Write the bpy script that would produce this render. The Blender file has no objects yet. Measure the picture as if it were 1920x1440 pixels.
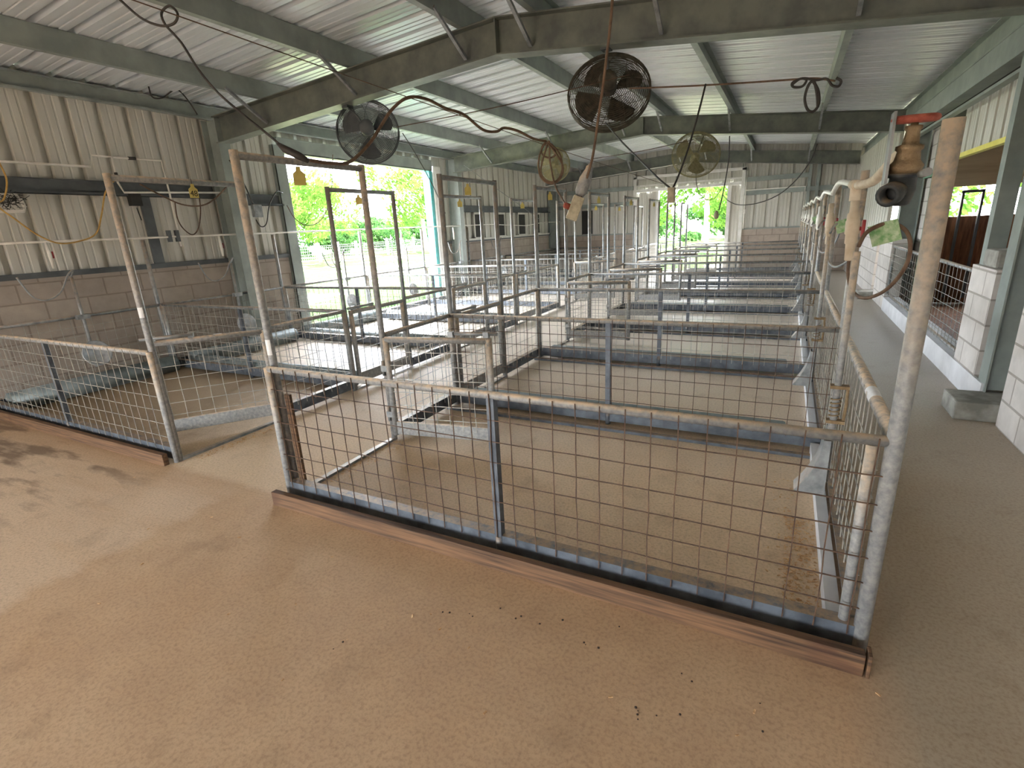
import bpy, math, random
import numpy as np
from mathutils import Vector, Matrix
random.seed(7)
S = bpy.context.scene
COL = S.collection
PI = math.pi
R = math.radians

# ------------------------------------------------------------------ camera
YAW, PITCH, ROLL, FPX, H = -0.49148139, -0.29352884, -0.05095452, 959.43812, 1.524
def cam_axes():
    cy, sy, cp, sp, cr, sr = (math.cos(YAW), math.sin(YAW), math.cos(PITCH), math.sin(PITCH), math.cos(ROLL), math.sin(ROLL))
    f = Vector((sy*cp, cy*cp, sp)); r0 = Vector((cy, -sy, 0)); u0 = r0.cross(f)
    return cr*r0+sr*u0, -sr*r0+cr*u0, f
CR, CU, CF = cam_axes()
CAMP = Vector((0, 0, H))
def ray(x, y): return CR*((x-960)/FPX) - CU*((y-720)/FPX) + CF
def atY(x, y, Y):
    d = ray(x, y); return CAMP + d*(Y/d.y)
def atX(x, y, X):
    d = ray(x, y); return CAMP + d*(X/d.x)
def atZ(x, y, Z=0.0):
    d = ray(x, y); return CAMP + d*((Z-H)/d.z)
cd = bpy.data.cameras.new('camera'); cam = bpy.data.objects.new('camera', cd); COL.objects.link(cam)
m = Matrix(((CR.x, CU.x, -CF.x, 0), (CR.y, CU.y, -CF.y, 0), (CR.z, CU.z, -CF.z, H), (0, 0, 0, 1)))
cam.matrix_world = m
cd.sensor_width = 36; cd.lens = 36*FPX/1920; cd.clip_start = 0.05; cd.clip_end = 500
S.camera = cam

# ------------------------------------------------------------------ materials
def lin(c):
    return tuple((v/255/12.92 if v/255 <= .04045 else ((v/255+.055)/1.055)**2.4) for v in c)
class NT:
    def __init__(s, name):
        s.m = bpy.data.materials.new(name); s.m.use_nodes = True
        s.t = s.m.node_tree; s.n = s.t.nodes; s.b = s.n['Principled BSDF']
    def new(s, typ, **k):
        n = s.n.new(typ)
        for a, v in k.items(): setattr(n, a, v)
        return n
    def link(s, a, b): s.t.links.new(a, b)
    def noise(s, scale, detail=4, rough=.6, vec=None, stretch=None):
        n = s.new('ShaderNodeTexNoise'); n.inputs['Scale'].default_value = scale
        n.inputs['Detail'].default_value = detail; n.inputs['Roughness'].default_value = rough
        v = vec or s.coord()
        if stretch:
            mp = s.new('ShaderNodeMapping'); mp.inputs['Scale'].default_value = stretch
            s.link(v, mp.inputs[0]); v = mp.outputs[0]
        s.link(v, n.inputs['Vector']); return n.outputs['Fac']
    def coord(s):
        if not hasattr(s, '_c'): s._c = s.new('ShaderNodeNewGeometry').outputs['Position']
        return s._c
    def ramp(s, fac, a, b):
        r = s.new('ShaderNodeMapRange'); r.inputs['From Min'].default_value = a; r.inputs['From Max'].default_value = b
        s.link(fac, r.inputs['Value']); return r.outputs['Result']
    def mix(s, fac, a, b):
        x = s.new('ShaderNodeMix', data_type='RGBA')
        if isinstance(fac, (int, float)): x.inputs[0].default_value = fac
        else: s.link(fac, x.inputs[0])
        for i, v in ((6, a), (7, b)):
            if isinstance(v, tuple): x.inputs[i].default_value = (*v[:3], 1)
            else: s.link(v, x.inputs[i])
        return x.outputs[2]
    def math(s, op, a, b=None):
        x = s.new('ShaderNodeMath', operation=op)
        for i, v in enumerate((a, b)):
            if v is None: continue
            if isinstance(v, (int, float)): x.inputs[i].default_value = v
            else: s.link(v, x.inputs[i])
        return x.outputs[0]
    def bump(s, h, st, dist=.01):
        b = s.new('ShaderNodeBump'); b.inputs['Strength'].default_value = st; b.inputs['Distance'].default_value = dist
        s.link(h, b.inputs['Height']); s.link(b.outputs[0], s.b.inputs['Normal'])
    def out(s, col=None, rough=None, metal=None, spec=None):
        if col is not None:
            if isinstance(col, tuple): s.b.inputs['Base Color'].default_value = (*col[:3], 1)
            else: s.link(col, s.b.inputs['Base Color'])
        for k, v in (('Roughness', rough), ('Metallic', metal), ('Specular IOR Level', spec)):
            if v is None: continue
            if isinstance(v, (int, float)): s.b.inputs[k].default_value = v
            else: s.link(v, s.b.inputs[k])
        return s.m

def mottled(name, c1, c2, scale=8, rough=.6, metal=0, dust=0, dustc=(170, 148, 120), spec=.5, bump=0, stretch=None):
    t = NT(name); f = t.ramp(t.noise(scale, stretch=stretch), .35, .65)
    c = t.mix(f, lin(c1), lin(c2))
    if dust:
        g = t.new('ShaderNodeNewGeometry'); sp = t.new('ShaderNodeSeparateXYZ'); t.link(g.outputs['Normal'], sp.inputs[0])
        up = t.ramp(sp.outputs['Z'], .1, .75)
        n = t.ramp(t.noise(30), .25, .6)
        fac = t.math('MULTIPLY', t.math('MULTIPLY', up, n), dust)
        c = t.mix(fac, c, lin(dustc))
    if bump: t.bump(t.noise(scale*6), bump, .004)
    return t.out(c, rough, metal, spec)

M = {}
M['galv'] = mottled('galvanised_steel', (120, 124, 126), (158, 161, 162), 14, .5, .35, .75, (190, 165, 138))
M['galv_clean'] = mottled('clean_galvanised_steel', (150, 155, 160), (186, 190, 194), 14, .4, .5, .25)
M['galv_dusty'] = mottled('dusty_galvanised_steel', (128, 130, 132), (162, 161, 158), 45, .6, .2, 1.0, (222, 198, 168))
M['channel'] = mottled('channel_steel', (74, 80, 88), (108, 115, 124), 9, .5, .3, .8, (176, 148, 116))
M['rust_wire'] = mottled('rusty_wire', (66, 46, 36), (104, 80, 62), 20, .7, .2)
M['galv_wire'] = mottled('galvanised_wire', (150, 148, 142), (184, 180, 170), 20, .5, .4)
M['steel_paint'] = mottled('grey_green_painted_steel', (128, 136, 132), (150, 158, 152), 3, .5, 0, 0)
M['steel_dark'] = mottled('primer_grey_steel', (74, 78, 80), (98, 102, 104), 3, .6, .1)
M['rafter_paint'] = mottled('rafter_painted_steel', (88, 92, 88), (116, 120, 110), 4, .5)
M['teal'] = mottled('teal_painted_steel', (60, 160, 160), (90, 185, 185), 5, .5)
M['green'] = mottled('green_painted_steel', (24, 92, 62), (36, 112, 76), 5, .5)
M['wood'] = None
M['pvc'] = mottled('white_pvc', (216, 212, 202), (232, 228, 220), 6, .4)
M['pvc_old'] = mottled('dusty_cream_pvc', (196, 176, 148), (220, 206, 184), 10, .6)
M['red'] = mottled('red_plastic', (120, 22, 24), (150, 34, 34), 10, .45)
M['red_iron'] = mottled('flaked_red_iron', (140, 62, 48), (172, 92, 72), 30, .7, bump=.6)
M['brass'] = mottled('dirty_brass', (120, 98, 70), (156, 134, 102), 25, .6, .3, bump=.5)
M['black_iron'] = mottled('black_blue_iron', (34, 40, 46), (70, 72, 70), 20, .55, .2, .6)
M['cord_black'] = mottled('black_rubber_cord', (38, 34, 32), (56, 50, 46), 20, .6)
M['cord_brown'] = mottled('brown_dusty_cord', (88, 66, 50), (116, 92, 72), 20, .75)
M['cord_white'] = mottled('dusty_white_cord', (176, 168, 150), (200, 190, 170), 20, .7)
M['rope'] = mottled('yellow_rope', (168, 132, 70), (196, 160, 92), 20, .85)
M['tag'] = mottled('yellow_plastic_tag', (206, 184, 96), (218, 198, 116), 20, .5)
M['tag_ink'] = mottled('black_tag_ink', (40, 32, 20), (52, 42, 28), 20, .6)
M['green_tag'] = mottled('worn_green_plate', (104, 150, 92), (182, 196, 160), 35, .7, stretch=(1, 1, 1))
M['sticker'] = mottled('white_paper_label', (222, 222, 222), (238, 238, 238), 30, .7)
M['fan_metal'] = mottled('dusty_fan_metal', (58, 54, 46), (92, 84, 70), 20, .7, .2)
M['fan_cream'] = mottled('cream_fan_metal', (120, 114, 80), (150, 142, 106), 20, .6, .1)
M['cooler'] = mottled('trough_grey', (100, 110, 112), (134, 142, 142), 7, .55, .2)
M['plank'] = mottled('whitewashed_planks', (196, 180, 150), (214, 200, 172), 3, .8, stretch=(.3, 1, 5))
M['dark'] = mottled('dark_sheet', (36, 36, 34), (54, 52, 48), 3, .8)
M['shavings'] = mottled('wood_shavings', (176, 130, 84), (224, 190, 146), 60, .9)
M['pellet'] = mottled('dark_droppings', (48, 36, 28), (66, 50, 40), 60, .9)
M['beige_box'] = mottled('beige_outlet_box', (150, 140, 118), (186, 176, 150), 30, .7)
M['bark'] = mottled('bark', (92, 84, 72), (122, 112, 96), 5, .9)
M['white_paint'] = mottled('white_painted_wood', (214, 212, 206), (232, 230, 226), 6, .6)
M['yellow_strip'] = mottled('yellow_painted_steel', (216, 206, 90), (230, 220, 110), 5, .5)

def mk_leaf(name, a, b):
    t = NT(name); c = t.mix(t.ramp(t.noise(1.5), .35, .65), lin(a), lin(b))
    t.link(c, t.b.inputs['Base Color']); t.b.inputs['Roughness'].default_value = 1; t.b.inputs['Specular IOR Level'].default_value = 0
    tr = t.new('ShaderNodeBsdfTranslucent'); t.link(c, tr.inputs[0])
    mx = t.new('ShaderNodeMixShader'); mx.inputs[0].default_value = .45
    o = t.n['Material Output']; t.link(t.b.outputs[0], mx.inputs[1]); t.link(tr.outputs[0], mx.inputs[2]); t.link(mx.outputs[0], o.inputs[0])
    return t.m
M['leaf'] = mk_leaf('green_leaves', (58, 92, 34), (92, 124, 52))
M['leaf2'] = mk_leaf('dark_green_leaves', (48, 84, 46), (76, 110, 58))

def mk_wood():
    t = NT('weathered_plank_wood')
    g = t.noise(7, 5, .6, stretch=(.35, 6, 9))
    c = t.mix(t.ramp(g, .32, .66), lin((60, 42, 29)), lin((122, 90, 62)))
    k = t.ramp(t.noise(3.2, 2, .5), .62, .72)
    c = t.mix(t.math('MULTIPLY', k, .6), c, lin((70, 38, 26)))
    t.bump(g, .25, .003); return t.out(c, .75)
M['wood'] = mk_wood()
def mk_brownwood():
    t = NT('brown_board_wood'); g = t.noise(5, 4, .6, stretch=(6, 1, .6))
    return t.out(t.mix(t.ramp(g, .35, .65), lin((92, 58, 38)), lin((140, 96, 66))), .8)
M['brown_wood'] = mk_brownwood()

def mk_floor():
    t = NT('dusty_concrete_floor')
    n1 = t.ramp(t.noise(1.1, 6, .6), .35, .65)
    n2 = t.ramp(t.noise(5.5, 6, .65), .35, .7)
    n3 = t.noise(70, 3, .7)
    c = t.mix(n1, lin((198, 164, 128)), lin((206, 176, 142)))
    c = t.mix(t.math('MULTIPLY', n2, .5), c, lin((182, 150, 120)))
    sp = t.new('ShaderNodeSeparateXYZ'); t.link(t.coord(), sp.inputs[0])
    X, Y = sp.outputs['X'], sp.outputs['Y']
    # reflected daylight painted into the floor: paler and bluer further inside the barn
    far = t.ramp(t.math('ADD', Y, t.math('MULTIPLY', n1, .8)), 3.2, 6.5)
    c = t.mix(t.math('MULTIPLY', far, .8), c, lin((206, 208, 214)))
    # alley: grey-tan walked concrete
    al = t.ramp(X, .3, .5)
    c = t.mix(t.math('MULTIPLY', al, .75), c, lin((168, 158, 140)))
    # pen floors mixed paler than the walkway, in place of stronger light there
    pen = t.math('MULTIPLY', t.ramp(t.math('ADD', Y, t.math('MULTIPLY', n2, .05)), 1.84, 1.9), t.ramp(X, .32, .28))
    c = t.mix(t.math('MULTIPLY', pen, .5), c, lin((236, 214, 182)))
    # brown tint in the wall pens
    lf = t.math('MULTIPLY', t.ramp(t.math('ADD', X, t.math('MULTIPLY', n2, .6)), -3.5, -4.6), t.ramp(Y, 4.6, 3.4))
    lf = t.math('MULTIPLY', lf, t.ramp(Y, 1.75, 1.95))
    c = t.mix(t.math('MULTIPLY', lf, .75), c, lin((134, 112, 82)))
    # scraped pale patch in front of the wall pens, with dark smears
    st = t.noise(2.6, 5, .6, stretch=(.5, 2.2, 1))
    e = t.math('ADD', t.math('MULTIPLY', X, -1.0), t.math('MULTIPLY', st, .35))
    p = t.math('MULTIPLY', t.ramp(e, 3.12, 3.22), t.ramp(Y, 1.82, 1.55))
    p = t.math('MULTIPLY', p, t.ramp(st, .22, .5))
    c = t.mix(t.math('MULTIPLY', p, .8), c, lin((214, 188, 160)))
    sm = t.math('MULTIPLY', t.ramp(X, -3.4, -4.4), t.ramp(t.noise(1.7, 4, .6, stretch=(.6, 2.4, 1)), .52, .62))
    sm = t.math('MULTIPLY', sm, t.ramp(Y, 1.9, 1.75))
    c = t.mix(t.math('MULTIPLY', sm, .7), c, lin((92, 70, 54)))
    # stains
    s = t.ramp(t.noise(3.3, 6, .65), .56, .70)
    c = t.mix(t.math('MULTIPLY', s, .28), c, lin((130, 104, 78)))
    c = t.mix(t.math('MULTIPLY', t.ramp(n3, .45, .7), .38), c, lin((112, 88, 66)))
    t.bump(n3, .25, .002)
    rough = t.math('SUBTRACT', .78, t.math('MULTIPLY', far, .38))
    return t.out(c, rough, 0, .5)
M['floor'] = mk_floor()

def mk_block(name, c1, c2, mort, axis, bw=.406, bh=.203, joint=.010):
    t = NT(name)
    sp = t.new('ShaderNodeSeparateXYZ'); t.link(t.coord(), sp.inputs[0])
    cb = t.new('ShaderNodeCombineXYZ'); t.link(sp.outputs[axis], cb.inputs[0]); t.link(sp.outputs['Z'], cb.inputs[1])
    b = t.new('ShaderNodeTexBrick'); t.link(cb.outputs[0], b.inputs['Vector'])
    b.inputs['Scale'].default_value = 1; b.inputs['Brick Width'].default_value = bw; b.inputs['Row Height'].default_value = bh
    b.inputs['Mortar Size'].default_value = joint; b.inputs['Mortar Smooth'].default_value = .4
    b.inputs['Color1'].default_value = (*lin(c1), 1); b.inputs['Color2'].default_value = (*lin(c2), 1); b.inputs['Mortar'].default_value = (*lin(mort), 1)
    n = t.noise(6, 5, .6); c = t.mix(t.math('MULTIPLY', t.ramp(n, .4, .7), .35), b.outputs['Color'], lin(tuple(int(v*.8) for v in c1)))
    h = t.math('ADD', t.math('MULTIPLY', b.outputs['Fac'], -1.0), t.math('MULTIPLY', t.noise(90), .3))
    t.bump(h, .5, .006); return t.out(c, .9, 0, .3)
M['block_left'] = mk_block('tan_block_wall', (162, 150, 140), (172, 160, 148), (144, 132, 122), 'Y')
M['block_end'] = mk_block('tan_block_end_wall', (170, 156, 144), (182, 168, 156), (150, 137, 126), 'X')
M['block_right'] = mk_block('whitewashed_block_wall', (206, 200, 194), (216, 210, 204), (168, 160, 152), 'Y')
M['block_grey'] = mottled('grey_concrete', (118, 116, 108), (170, 168, 160), 5, .9, bump=.5)
M['curb'] = mottled('white_concrete_curb', (206, 206, 208), (222, 222, 224), 5, .8)

def mk_sheet(name, c1, c2, metal, rough, stain=.3, st=(6, 6, .5)):
    t = NT(name); f = t.ramp(t.noise(1.2, 4, .6, stretch=st), .35, .7)
    return t.out(t.mix(t.math('MULTIPLY', f, stain), lin(c1), lin(c2)), rough, metal)
M['sheet'] = mk_sheet('cream_wall_sheet', (204, 202, 194), (172, 166, 150), .05, .55, .5, (5, 5, .4))
M['roof_sheet'] = mk_sheet('bare_galvalume_roof_sheet', (214, 218, 222), (190, 196, 202), .3, .4, .5, (.5, 4, 1))

def mk_grass():
    t = NT('lawn_grass'); a = t.noise(.35, 4, .6); b = t.noise(9, 4, .7)
    c = t.mix(t.ramp(b, .3, .7), lin((38, 56, 32)), lin((62, 78, 48)))
    c = t.mix(t.ramp(a, .53, .6), c, lin((176, 166, 136)))
    t.bump(b, .6, .05); return t.out(c, 1, 0, 0)
M['grass'] = mk_grass()
def mk_yard_bounce():
    t = NT('pale_gravel_yard'); b = t.noise(20, 4, .7)
    return t.out(t.mix(b, lin((112, 100, 88)), lin((136, 124, 110))), .95, 0, .1)
M['gravel'] = mk_yard_bounce()

# ------------------------------------------------------------------ mesh builder
class MB:
    def __init__(s): s.v = []; s.f = []; s.sm = []
    def add(s, vs, fs, smooth=False):
        o = len(s.v); s.v += [tuple(v) for v in vs]; s.f += [tuple(i+o for i in f) for f in fs]; s.sm += [smooth]*len(fs); return s
    def box(s, x0, x1, y0, y1, z0, z1, M4=None):
        vs = [Vector((x, y, z)) for z in (z0, z1) for y in (y0, y1) for x in (x0, x1)]
        if M4: vs = [M4 @ v for v in vs]
        return s.add(vs, [(0, 2, 3, 1), (4, 5, 7, 6), (0, 1, 5, 4), (2, 6, 7, 3), (0, 4, 6, 2), (1, 3, 7, 5)])
    def tube(s, pts, r, n=8, cap=True, closed=False, smooth=True):
        pts = [Vector(p) for p in pts]
        N = len(pts); rs = r if isinstance(r, (list, tuple)) else [r]*N
        vs = []; ref = None
        for i, p in enumerate(pts):
            a = pts[(i-1) % N] if (i > 0 or closed) else p
            b = pts[(i+1) % N] if (i < N-1 or closed) else p
            d = (b-a)
            if d.length < 1e-9: d = Vector((0, 0, 1))
            d.normalize()
            if ref is None:
                ref = Vector((0, 0, 1)) if abs(d.z) < .9 else Vector((1, 0, 0))
                ref = (ref - d*ref.dot(d)).normalized()
            else:
                ref = ref - d*ref.dot(d)
                ref = ref.normalized() if ref.length > 1e-6 else d.orthogonal().normalized()
            q = d.cross(ref)
            for k in range(n):
                t = 2*PI*k/n + (PI/4 if n == 4 else 0); vs.append(p + (ref*math.cos(t)+q*math.sin(t))*rs[i])
        fs = []
        for i in range(N if closed else N-1):
            j = (i+1) % N
            for k in range(n):
                fs.append((i*n+k, i*n+(k+1) % n, j*n+(k+1) % n, j*n+k))
        o = len(s.v); s.add(vs, fs, smooth and n > 4)
        if cap and not closed:
            s.f.append(tuple(o+k for k in range(n-1, -1, -1))); s.sm.append(False)
            s.f.append(tuple(o+(N-1)*n+k for k in range(n))); s.sm.append(False)
        return s
    def lathe(s, o, ax, prof, n=20, cap=True):
        """rings along axis; prof = [(t, r)]"""
        o = Vector(o); ax = Vector(ax).normalized(); u = ax.orthogonal().normalized(); w = ax.cross(u); vs = []; fs = []
        for t, r in prof:
            for k in range(n):
                a = 2*PI*k/n; vs.append(o+ax*t+(u*math.cos(a)+w*math.sin(a))*r)
        for i in range(len(prof)-1):
            for k in range(n): fs.append((i*n+k, i*n+(k+1) % n, (i+1)*n+(k+1) % n, (i+1)*n+k))
        s.add(vs, fs, True)
        if cap:
            o2 = len(s.v)-len(prof)*n
            s.f.append(tuple(o2+k for k in range(n-1, -1, -1))); s.sm.append(False)
            s.f.append(tuple(o2+(len(prof)-1)*n+k for k in range(n))); s.sm.append(False)
        return s
    def prism(s, poly, d0, d1, fn):
        """poly (a,b) list extruded from d0 to d1, fn(a,b,d)->xyz"""
        n = len(poly); vs = [fn(a, b, d0) for a, b in poly]+[fn(a, b, d1) for a, b in poly]
        fs = [(i, (i+1) % n, n+(i+1) % n, n+i) for i in range(n)]+[tuple(range(n-1, -1, -1)), tuple(range(n, 2*n))]
        return s.add(vs, fs)
    def strip(s, poly, d0, d1, fn):
        """open profile extruded"""
        n = len(poly); vs = [fn(a, b, d0) for a, b in poly]+[fn(a, b, d1) for a, b in poly]
        return s.add(vs, [(i, i+1, n+i+1, n+i) for i in range(n-1)])
    def build(s, name, mat, parent=None, loc=None, bevel=0, solid=0):
        me = bpy.data.meshes.new(name); me.from_pydata(s.v, [], s.f); me.materials.append(mat)
        me.polygons.foreach_set('use_smooth', s.sm); me.update()
        o = bpy.data.objects.new(name, me); COL.objects.link(o)
        if parent: o.parent = parent
        if loc: o.location = loc
        if bevel:
            b = o.modifiers.new('bevel', 'BEVEL'); b.width = bevel; b.segments = 2; b.limit_method = 'ANGLE'
        if solid:
            b = o.modifiers.new('solid', 'SOLIDIFY'); b.thickness = solid
        return o
def tag(o, label=None, cat=None, group=None, kind=None):
    if label: o['label'] = label
    if cat: o['category'] = cat
    if group: o['group'] = group
    if kind: o['kind'] = kind
    return o
def thing(name, label, cat, loc=(0, 0, 0), rz=0, group=None):
    o = bpy.data.objects.new(name, None); COL.objects.link(o); o.location = loc; o.rotation_euler = (0, 0, rz)
    o.empty_display_size = .1
    return tag(o, label, cat, group)
def struct(mb, name, mat, **k): return tag(mb.build(name, mat, **k), kind='structure')
def dup(root, label, loc=None, rz=None, skip=()):
    r = root.copy(); COL.objects.link(r); r['label'] = label
    if loc is not None: r.location = loc
    if rz is not None: r.rotation_euler = (0, 0, rz)
    for ch in list(root.children):
        if ch.name.split('.')[0] in skip: continue
        c = ch.copy(); COL.objects.link(c); c.parent = r
        for g in list(ch.children):
            d = g.copy(); COL.objects.link(d); d.parent = c
    return r

# ------------------------------------------------------------------ layout constants
XR0, XR1 = -2.58, .36      # centre row
XL0, XL1 = -3.85, -6.95    # wall row
P = 1.86
def YK(k): return 1.86 + P*k
NP = 8
ZR = .824
WL, WR = -7.16, 1.45       # wall faces
YE, YS = 16.95, -5.0       # far wall and near end with the added opening
def zT(x):                 # top of rafters / underside of purlins
    return 3.13+(x+7.2)*.063 if x < -2.6 else 3.42-(x+2.6)*.105
def zB(x):
    return 2.80+(x+7.2)*.0674 if x < -2.6 else 3.11-(x+2.6)*.105
ordn = ['first', 'second', 'third', 'fourth', 'fifth', 'sixth', 'seventh', 'eighth', 'ninth', 'tenth']

# ------------------------------------------------------------------ shell
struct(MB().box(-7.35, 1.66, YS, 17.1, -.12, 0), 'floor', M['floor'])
struct(MB().box(1.66, 5.2, 4.0, 11.2, -.12, -.01), 'floor_side_room', M['brown_wood'])

def sheet_profile(L0, L1, depth=.05, pitch=.3048):
    pts = []; u = L0
    while u < L1:
        for du, h in ((0, 0), (.012, depth), (.066, depth), (.078, 0), (.145, 0), (.152, .006), (.164, .006), (.171, 0), (.222, 0), (.229, .006), (.241, .006), (.248, 0)):
            if u+du < L1: pts.append((u+du, h))
        u += pitch
    pts.append((L1, 0)); return pts
# roof: ribs run down the slope, profile marches along the barn
pr_ = sheet_profile(YS, 17.1)
struct(MB().strip(pr_, -7.35, -2.6, lambda a, b, d: (d, a, zT(d)+.205+b)), 'ceiling', M['roof_sheet'])
struct(MB().strip(pr_, -2.6, 1.75, lambda a, b, d: (d, a, zT(min(d, 5))+.205+b)), 'ceiling_right_slope', M['roof_sheet'])

BH = 1.27
LO0, LO1, LOZ = 6.12, 9.95, 2.84       # left opening
# left wall, block part (with the big door opening and an unseen gap added behind the camera for daylight)
w = MB()
w.box(WL-.2, WL, -3.4, LO0, 0, BH); w.box(WL-.2, WL, LO1+.45, 17.1, 0, BH)
struct(w, 'wall_left', M['block_left'])
w = MB()
fl = lambda a, b, d: (WL-.02-b, a, d)
w.strip(sheet_profile(-3.4, LO0-.02), BH, 3.38, fl)
w.strip(sheet_profile(YS, -3.4), 2.2, 3.38, fl)
w.strip(sheet_profile(LO1+.2, 17.0), BH, 3.38, fl)
w.strip(sheet_profile(LO0-.02, LO1+.2), LOZ+.22, 3.38, fl)
struct(w, 'wall_left_cladding', M['sheet'])
# sill channel on top of the block wall, girts
t = MB()
for a, b in ((1.3, 4.85), (5.05, LO0), (10.4, 10.65), (10.85, 16.9)): t.box(WL-.02, WL+.035, a, b, BH-.005, BH+.055)
struct(t, 'trim_1', M['steel_dark'])
def girt(y0, y1, z, name):
    t = MB(); x = WL+.0
    t.box(x, x+.006, y0, y1, z, z+.16); t.box(x, x+.06, y0, y1, z, z+.006); t.box(x, x+.06, y0, y1, z+.154, z+.16); t.box(x+.054, x+.06, y0, y1, z, z+.03)
    return struct(t, name, M['steel_dark'])
girt(1.3, 4.85, 2.13, 'trim_2'); girt(5.05, LO0-.15, 2.05, 'trim_3'); girt(10.85, 16.6, 1.98, 'trim_4')
# lintel over opening and jambs
t = MB().box(WL-.12, WL+.05, LO0-.1, LO1+.1, LOZ, LOZ+.012).box(WL+.03, WL+.05, LO0-.1, LO1+.1, LOZ, LOZ+.2).box(WL-.03, WL+.06, LO0-.1, LO1+.1, LOZ+.2, LOZ+.215)
struct(t, 'trim_5', M['steel_paint'])
t = MB().box(WL-.14, WL+.06, LO0-.2, LO0-.19, 0, LOZ+.1).box(WL-.14, WL-.13, LO0-.2, LO0, 0, LOZ+.1).box(WL+.05, WL+.06, LO0-.2, LO0, 0, LOZ+.1)
t.box(WL-.21, WL-.20, LO0-.2, LO0+.01, 0, LOZ)
struct(t, 'trim_6', M['steel_paint'])
struct(MB().box(WL-.16, WL+.02, LO1+.02, LO1+.13, 0, LOZ), 'trim_7', M['teal'])
struct(MB().box(WL-.1, WL+.05, LO1+.14, LO1+.42, 0, LOZ+.1), 'door_1', M['white_paint'])
# concrete sill under the opening
struct(MB().box(WL-.25, WL+.02, LO0, LO1, 0, .05), 'trim_8', M['block_grey'])

# windows on the left wall, dark sheets for the shade between shutters
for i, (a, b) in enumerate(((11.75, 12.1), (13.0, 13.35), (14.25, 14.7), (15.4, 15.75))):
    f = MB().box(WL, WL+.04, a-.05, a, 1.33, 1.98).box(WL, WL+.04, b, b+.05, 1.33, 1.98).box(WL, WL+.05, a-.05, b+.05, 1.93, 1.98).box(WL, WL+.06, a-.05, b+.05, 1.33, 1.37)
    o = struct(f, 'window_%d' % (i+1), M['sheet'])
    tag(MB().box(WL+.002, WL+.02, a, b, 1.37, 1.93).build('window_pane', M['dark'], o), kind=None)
struct(MB().box(WL, WL+.09, 11.0, 16.4, 1.30, 1.345), 'trim_9', M['sheet'])

# end wall
DX0, DX1 = -3.62, -1.66
w = MB().box(-7.35, -4.35, YE, YE+.2, 0, 1.18).box(-1.25, 1.75, YE, YE+.2, 0, 1.18)
struct(w, 'wall_back', M['block_end'])
def zr_(x): return zT(x)+.25
w = MB()
def end_sheet(x0, x1, z0, ztop=None):
    pf = sheet_profile(x0, x1); n = len(pf)
    vs = [(a, YE-.01+b, z0) for a, b in pf]+[(a, YE-.01+b, (ztop or zr_(a))) for a, b in pf]
    w.add(vs, [(i, i+1, n+i+1, n+i) for i in range(n-1)])
end_sheet(-7.35, -4.35, 1.18); end_sheet(-1.25, 1.75, 1.18); end_sheet(-4.35, -1.25, 2.5)
struct(w, 'wall_back_cladding', M['sheet'])
w = MB(); end_sheet(-4.3, DX0, 0, 2.45); o = struct(w, 'door_2', M['sheet'])
w = MB(); end_sheet(DX1, -1.3, 0, 2.45); struct(w, 'door_3', M['sheet'])
t = MB()
for x in (-4.38, -1.30): t.box(x, x+.09, YE-.12, YE-.02, 0, 2.86)
t.box(-4.38, -1.21, YE-.12, YE-.02, 2.80, 2.88); t.box(-4.3, -1.3, YE-.14, YE-.02, 2.42, 2.50); t.box(-4.3, -1.3, YE-.12, YE-.06, 2.58, 2.62)
struct(t, 'trim_10', M['white_paint'])
struct(MB().box(DX0-.06, DX0, YE-.08, YE+.1, 0, 2.42).box(DX1, DX1+.1, YE-.08, YE+.1, 0, 2.42), 'trim_11', M['white_paint'])
t = MB()
for x0, x1, z in ((-7.1, -4.4, 2.05), (-1.2, 1.4, 2.12), (-1.2, .4, 2.48), (-7.1, -4.4, 2.5)): t.box(x0, x1, YE-.1, YE-.01, z, z+.12)
t.box(-7.1, -4.4, YE-.05, YE, 1.18, 1.22).box(-1.2, 1.5, YE-.05, YE, 1.18, 1.22)
struct(t, 'trim_12', M['steel_paint'])
struct(MB().box(.35, .42, YE-.14, YE-.02, 1.2, 2.9).box(.55, .62, YE-.14, YE-.02, 1.2, 2.9), 'trim_13', M['steel_paint'])
o = struct(MB().box(-6.1, -5.75, YE-.05, YE-.02, 1.24, 1.98), 'window_5', M['dark'])

# near end wall behind the camera, its wide low opening added for daylight
w = MB()
w.box(-7.35, -5.2, YS-.1, YS, 0, 3.5); w.box(-1.6, 1.75, YS-.1, YS, 0, 3.5); w.box(-5.2, -1.6, YS-.1, YS, 1.6, 3.6)
struct(w, 'wall_front', M['sheet'])
# right wall: block walls, piers, curb
w = MB()
w.box(WR, WR+.2, YS, 4.62, 0, 1.12)
w.box(WR, WR+.2, 5.26, 5.87, 0, 1.04)
w.box(WR, WR+.2, 10.0, 11.2, 0, 1.08)
w.box(WR, WR+.2, 11.5, 17.1, 0, 1.1)
w.box(1.83, 1.9, 4.5, 5.9, 0, 3.2); w.box(1.86, 1.9, 10.35, 11.6, 0, 3.2)
struct(w, 'wall_right', M['block_right'])
struct(MB().box(WR-.01, WR+.2, 5.87, 10.0, 0, .2).box(WR-.012, WR+.01, 5.02, 5.87, 0, .2), 'trim_14', M['curb'])
struct(MB().box(WR+.02, WR+.2, 5.4, 5.72, 1.04, 1.18), 'trim_15', M['block_grey'], bevel=.02)
w = MB(); fr = lambda a, b, d: (WR+.22+b, a, d)
w.strip(sheet_profile(YS, 4.6), 1.12, 3.25, fr); w.strip(sheet_profile(11.0, 17.0), 1.1, 2.86, lambda a, b, d: (WR+.02+b, a, d)); w.strip(sheet_profile(4.6, 17.0), 2.74, 3.25, fr)
struct(w, 'wall_right_cladding', M['sheet'])
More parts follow.
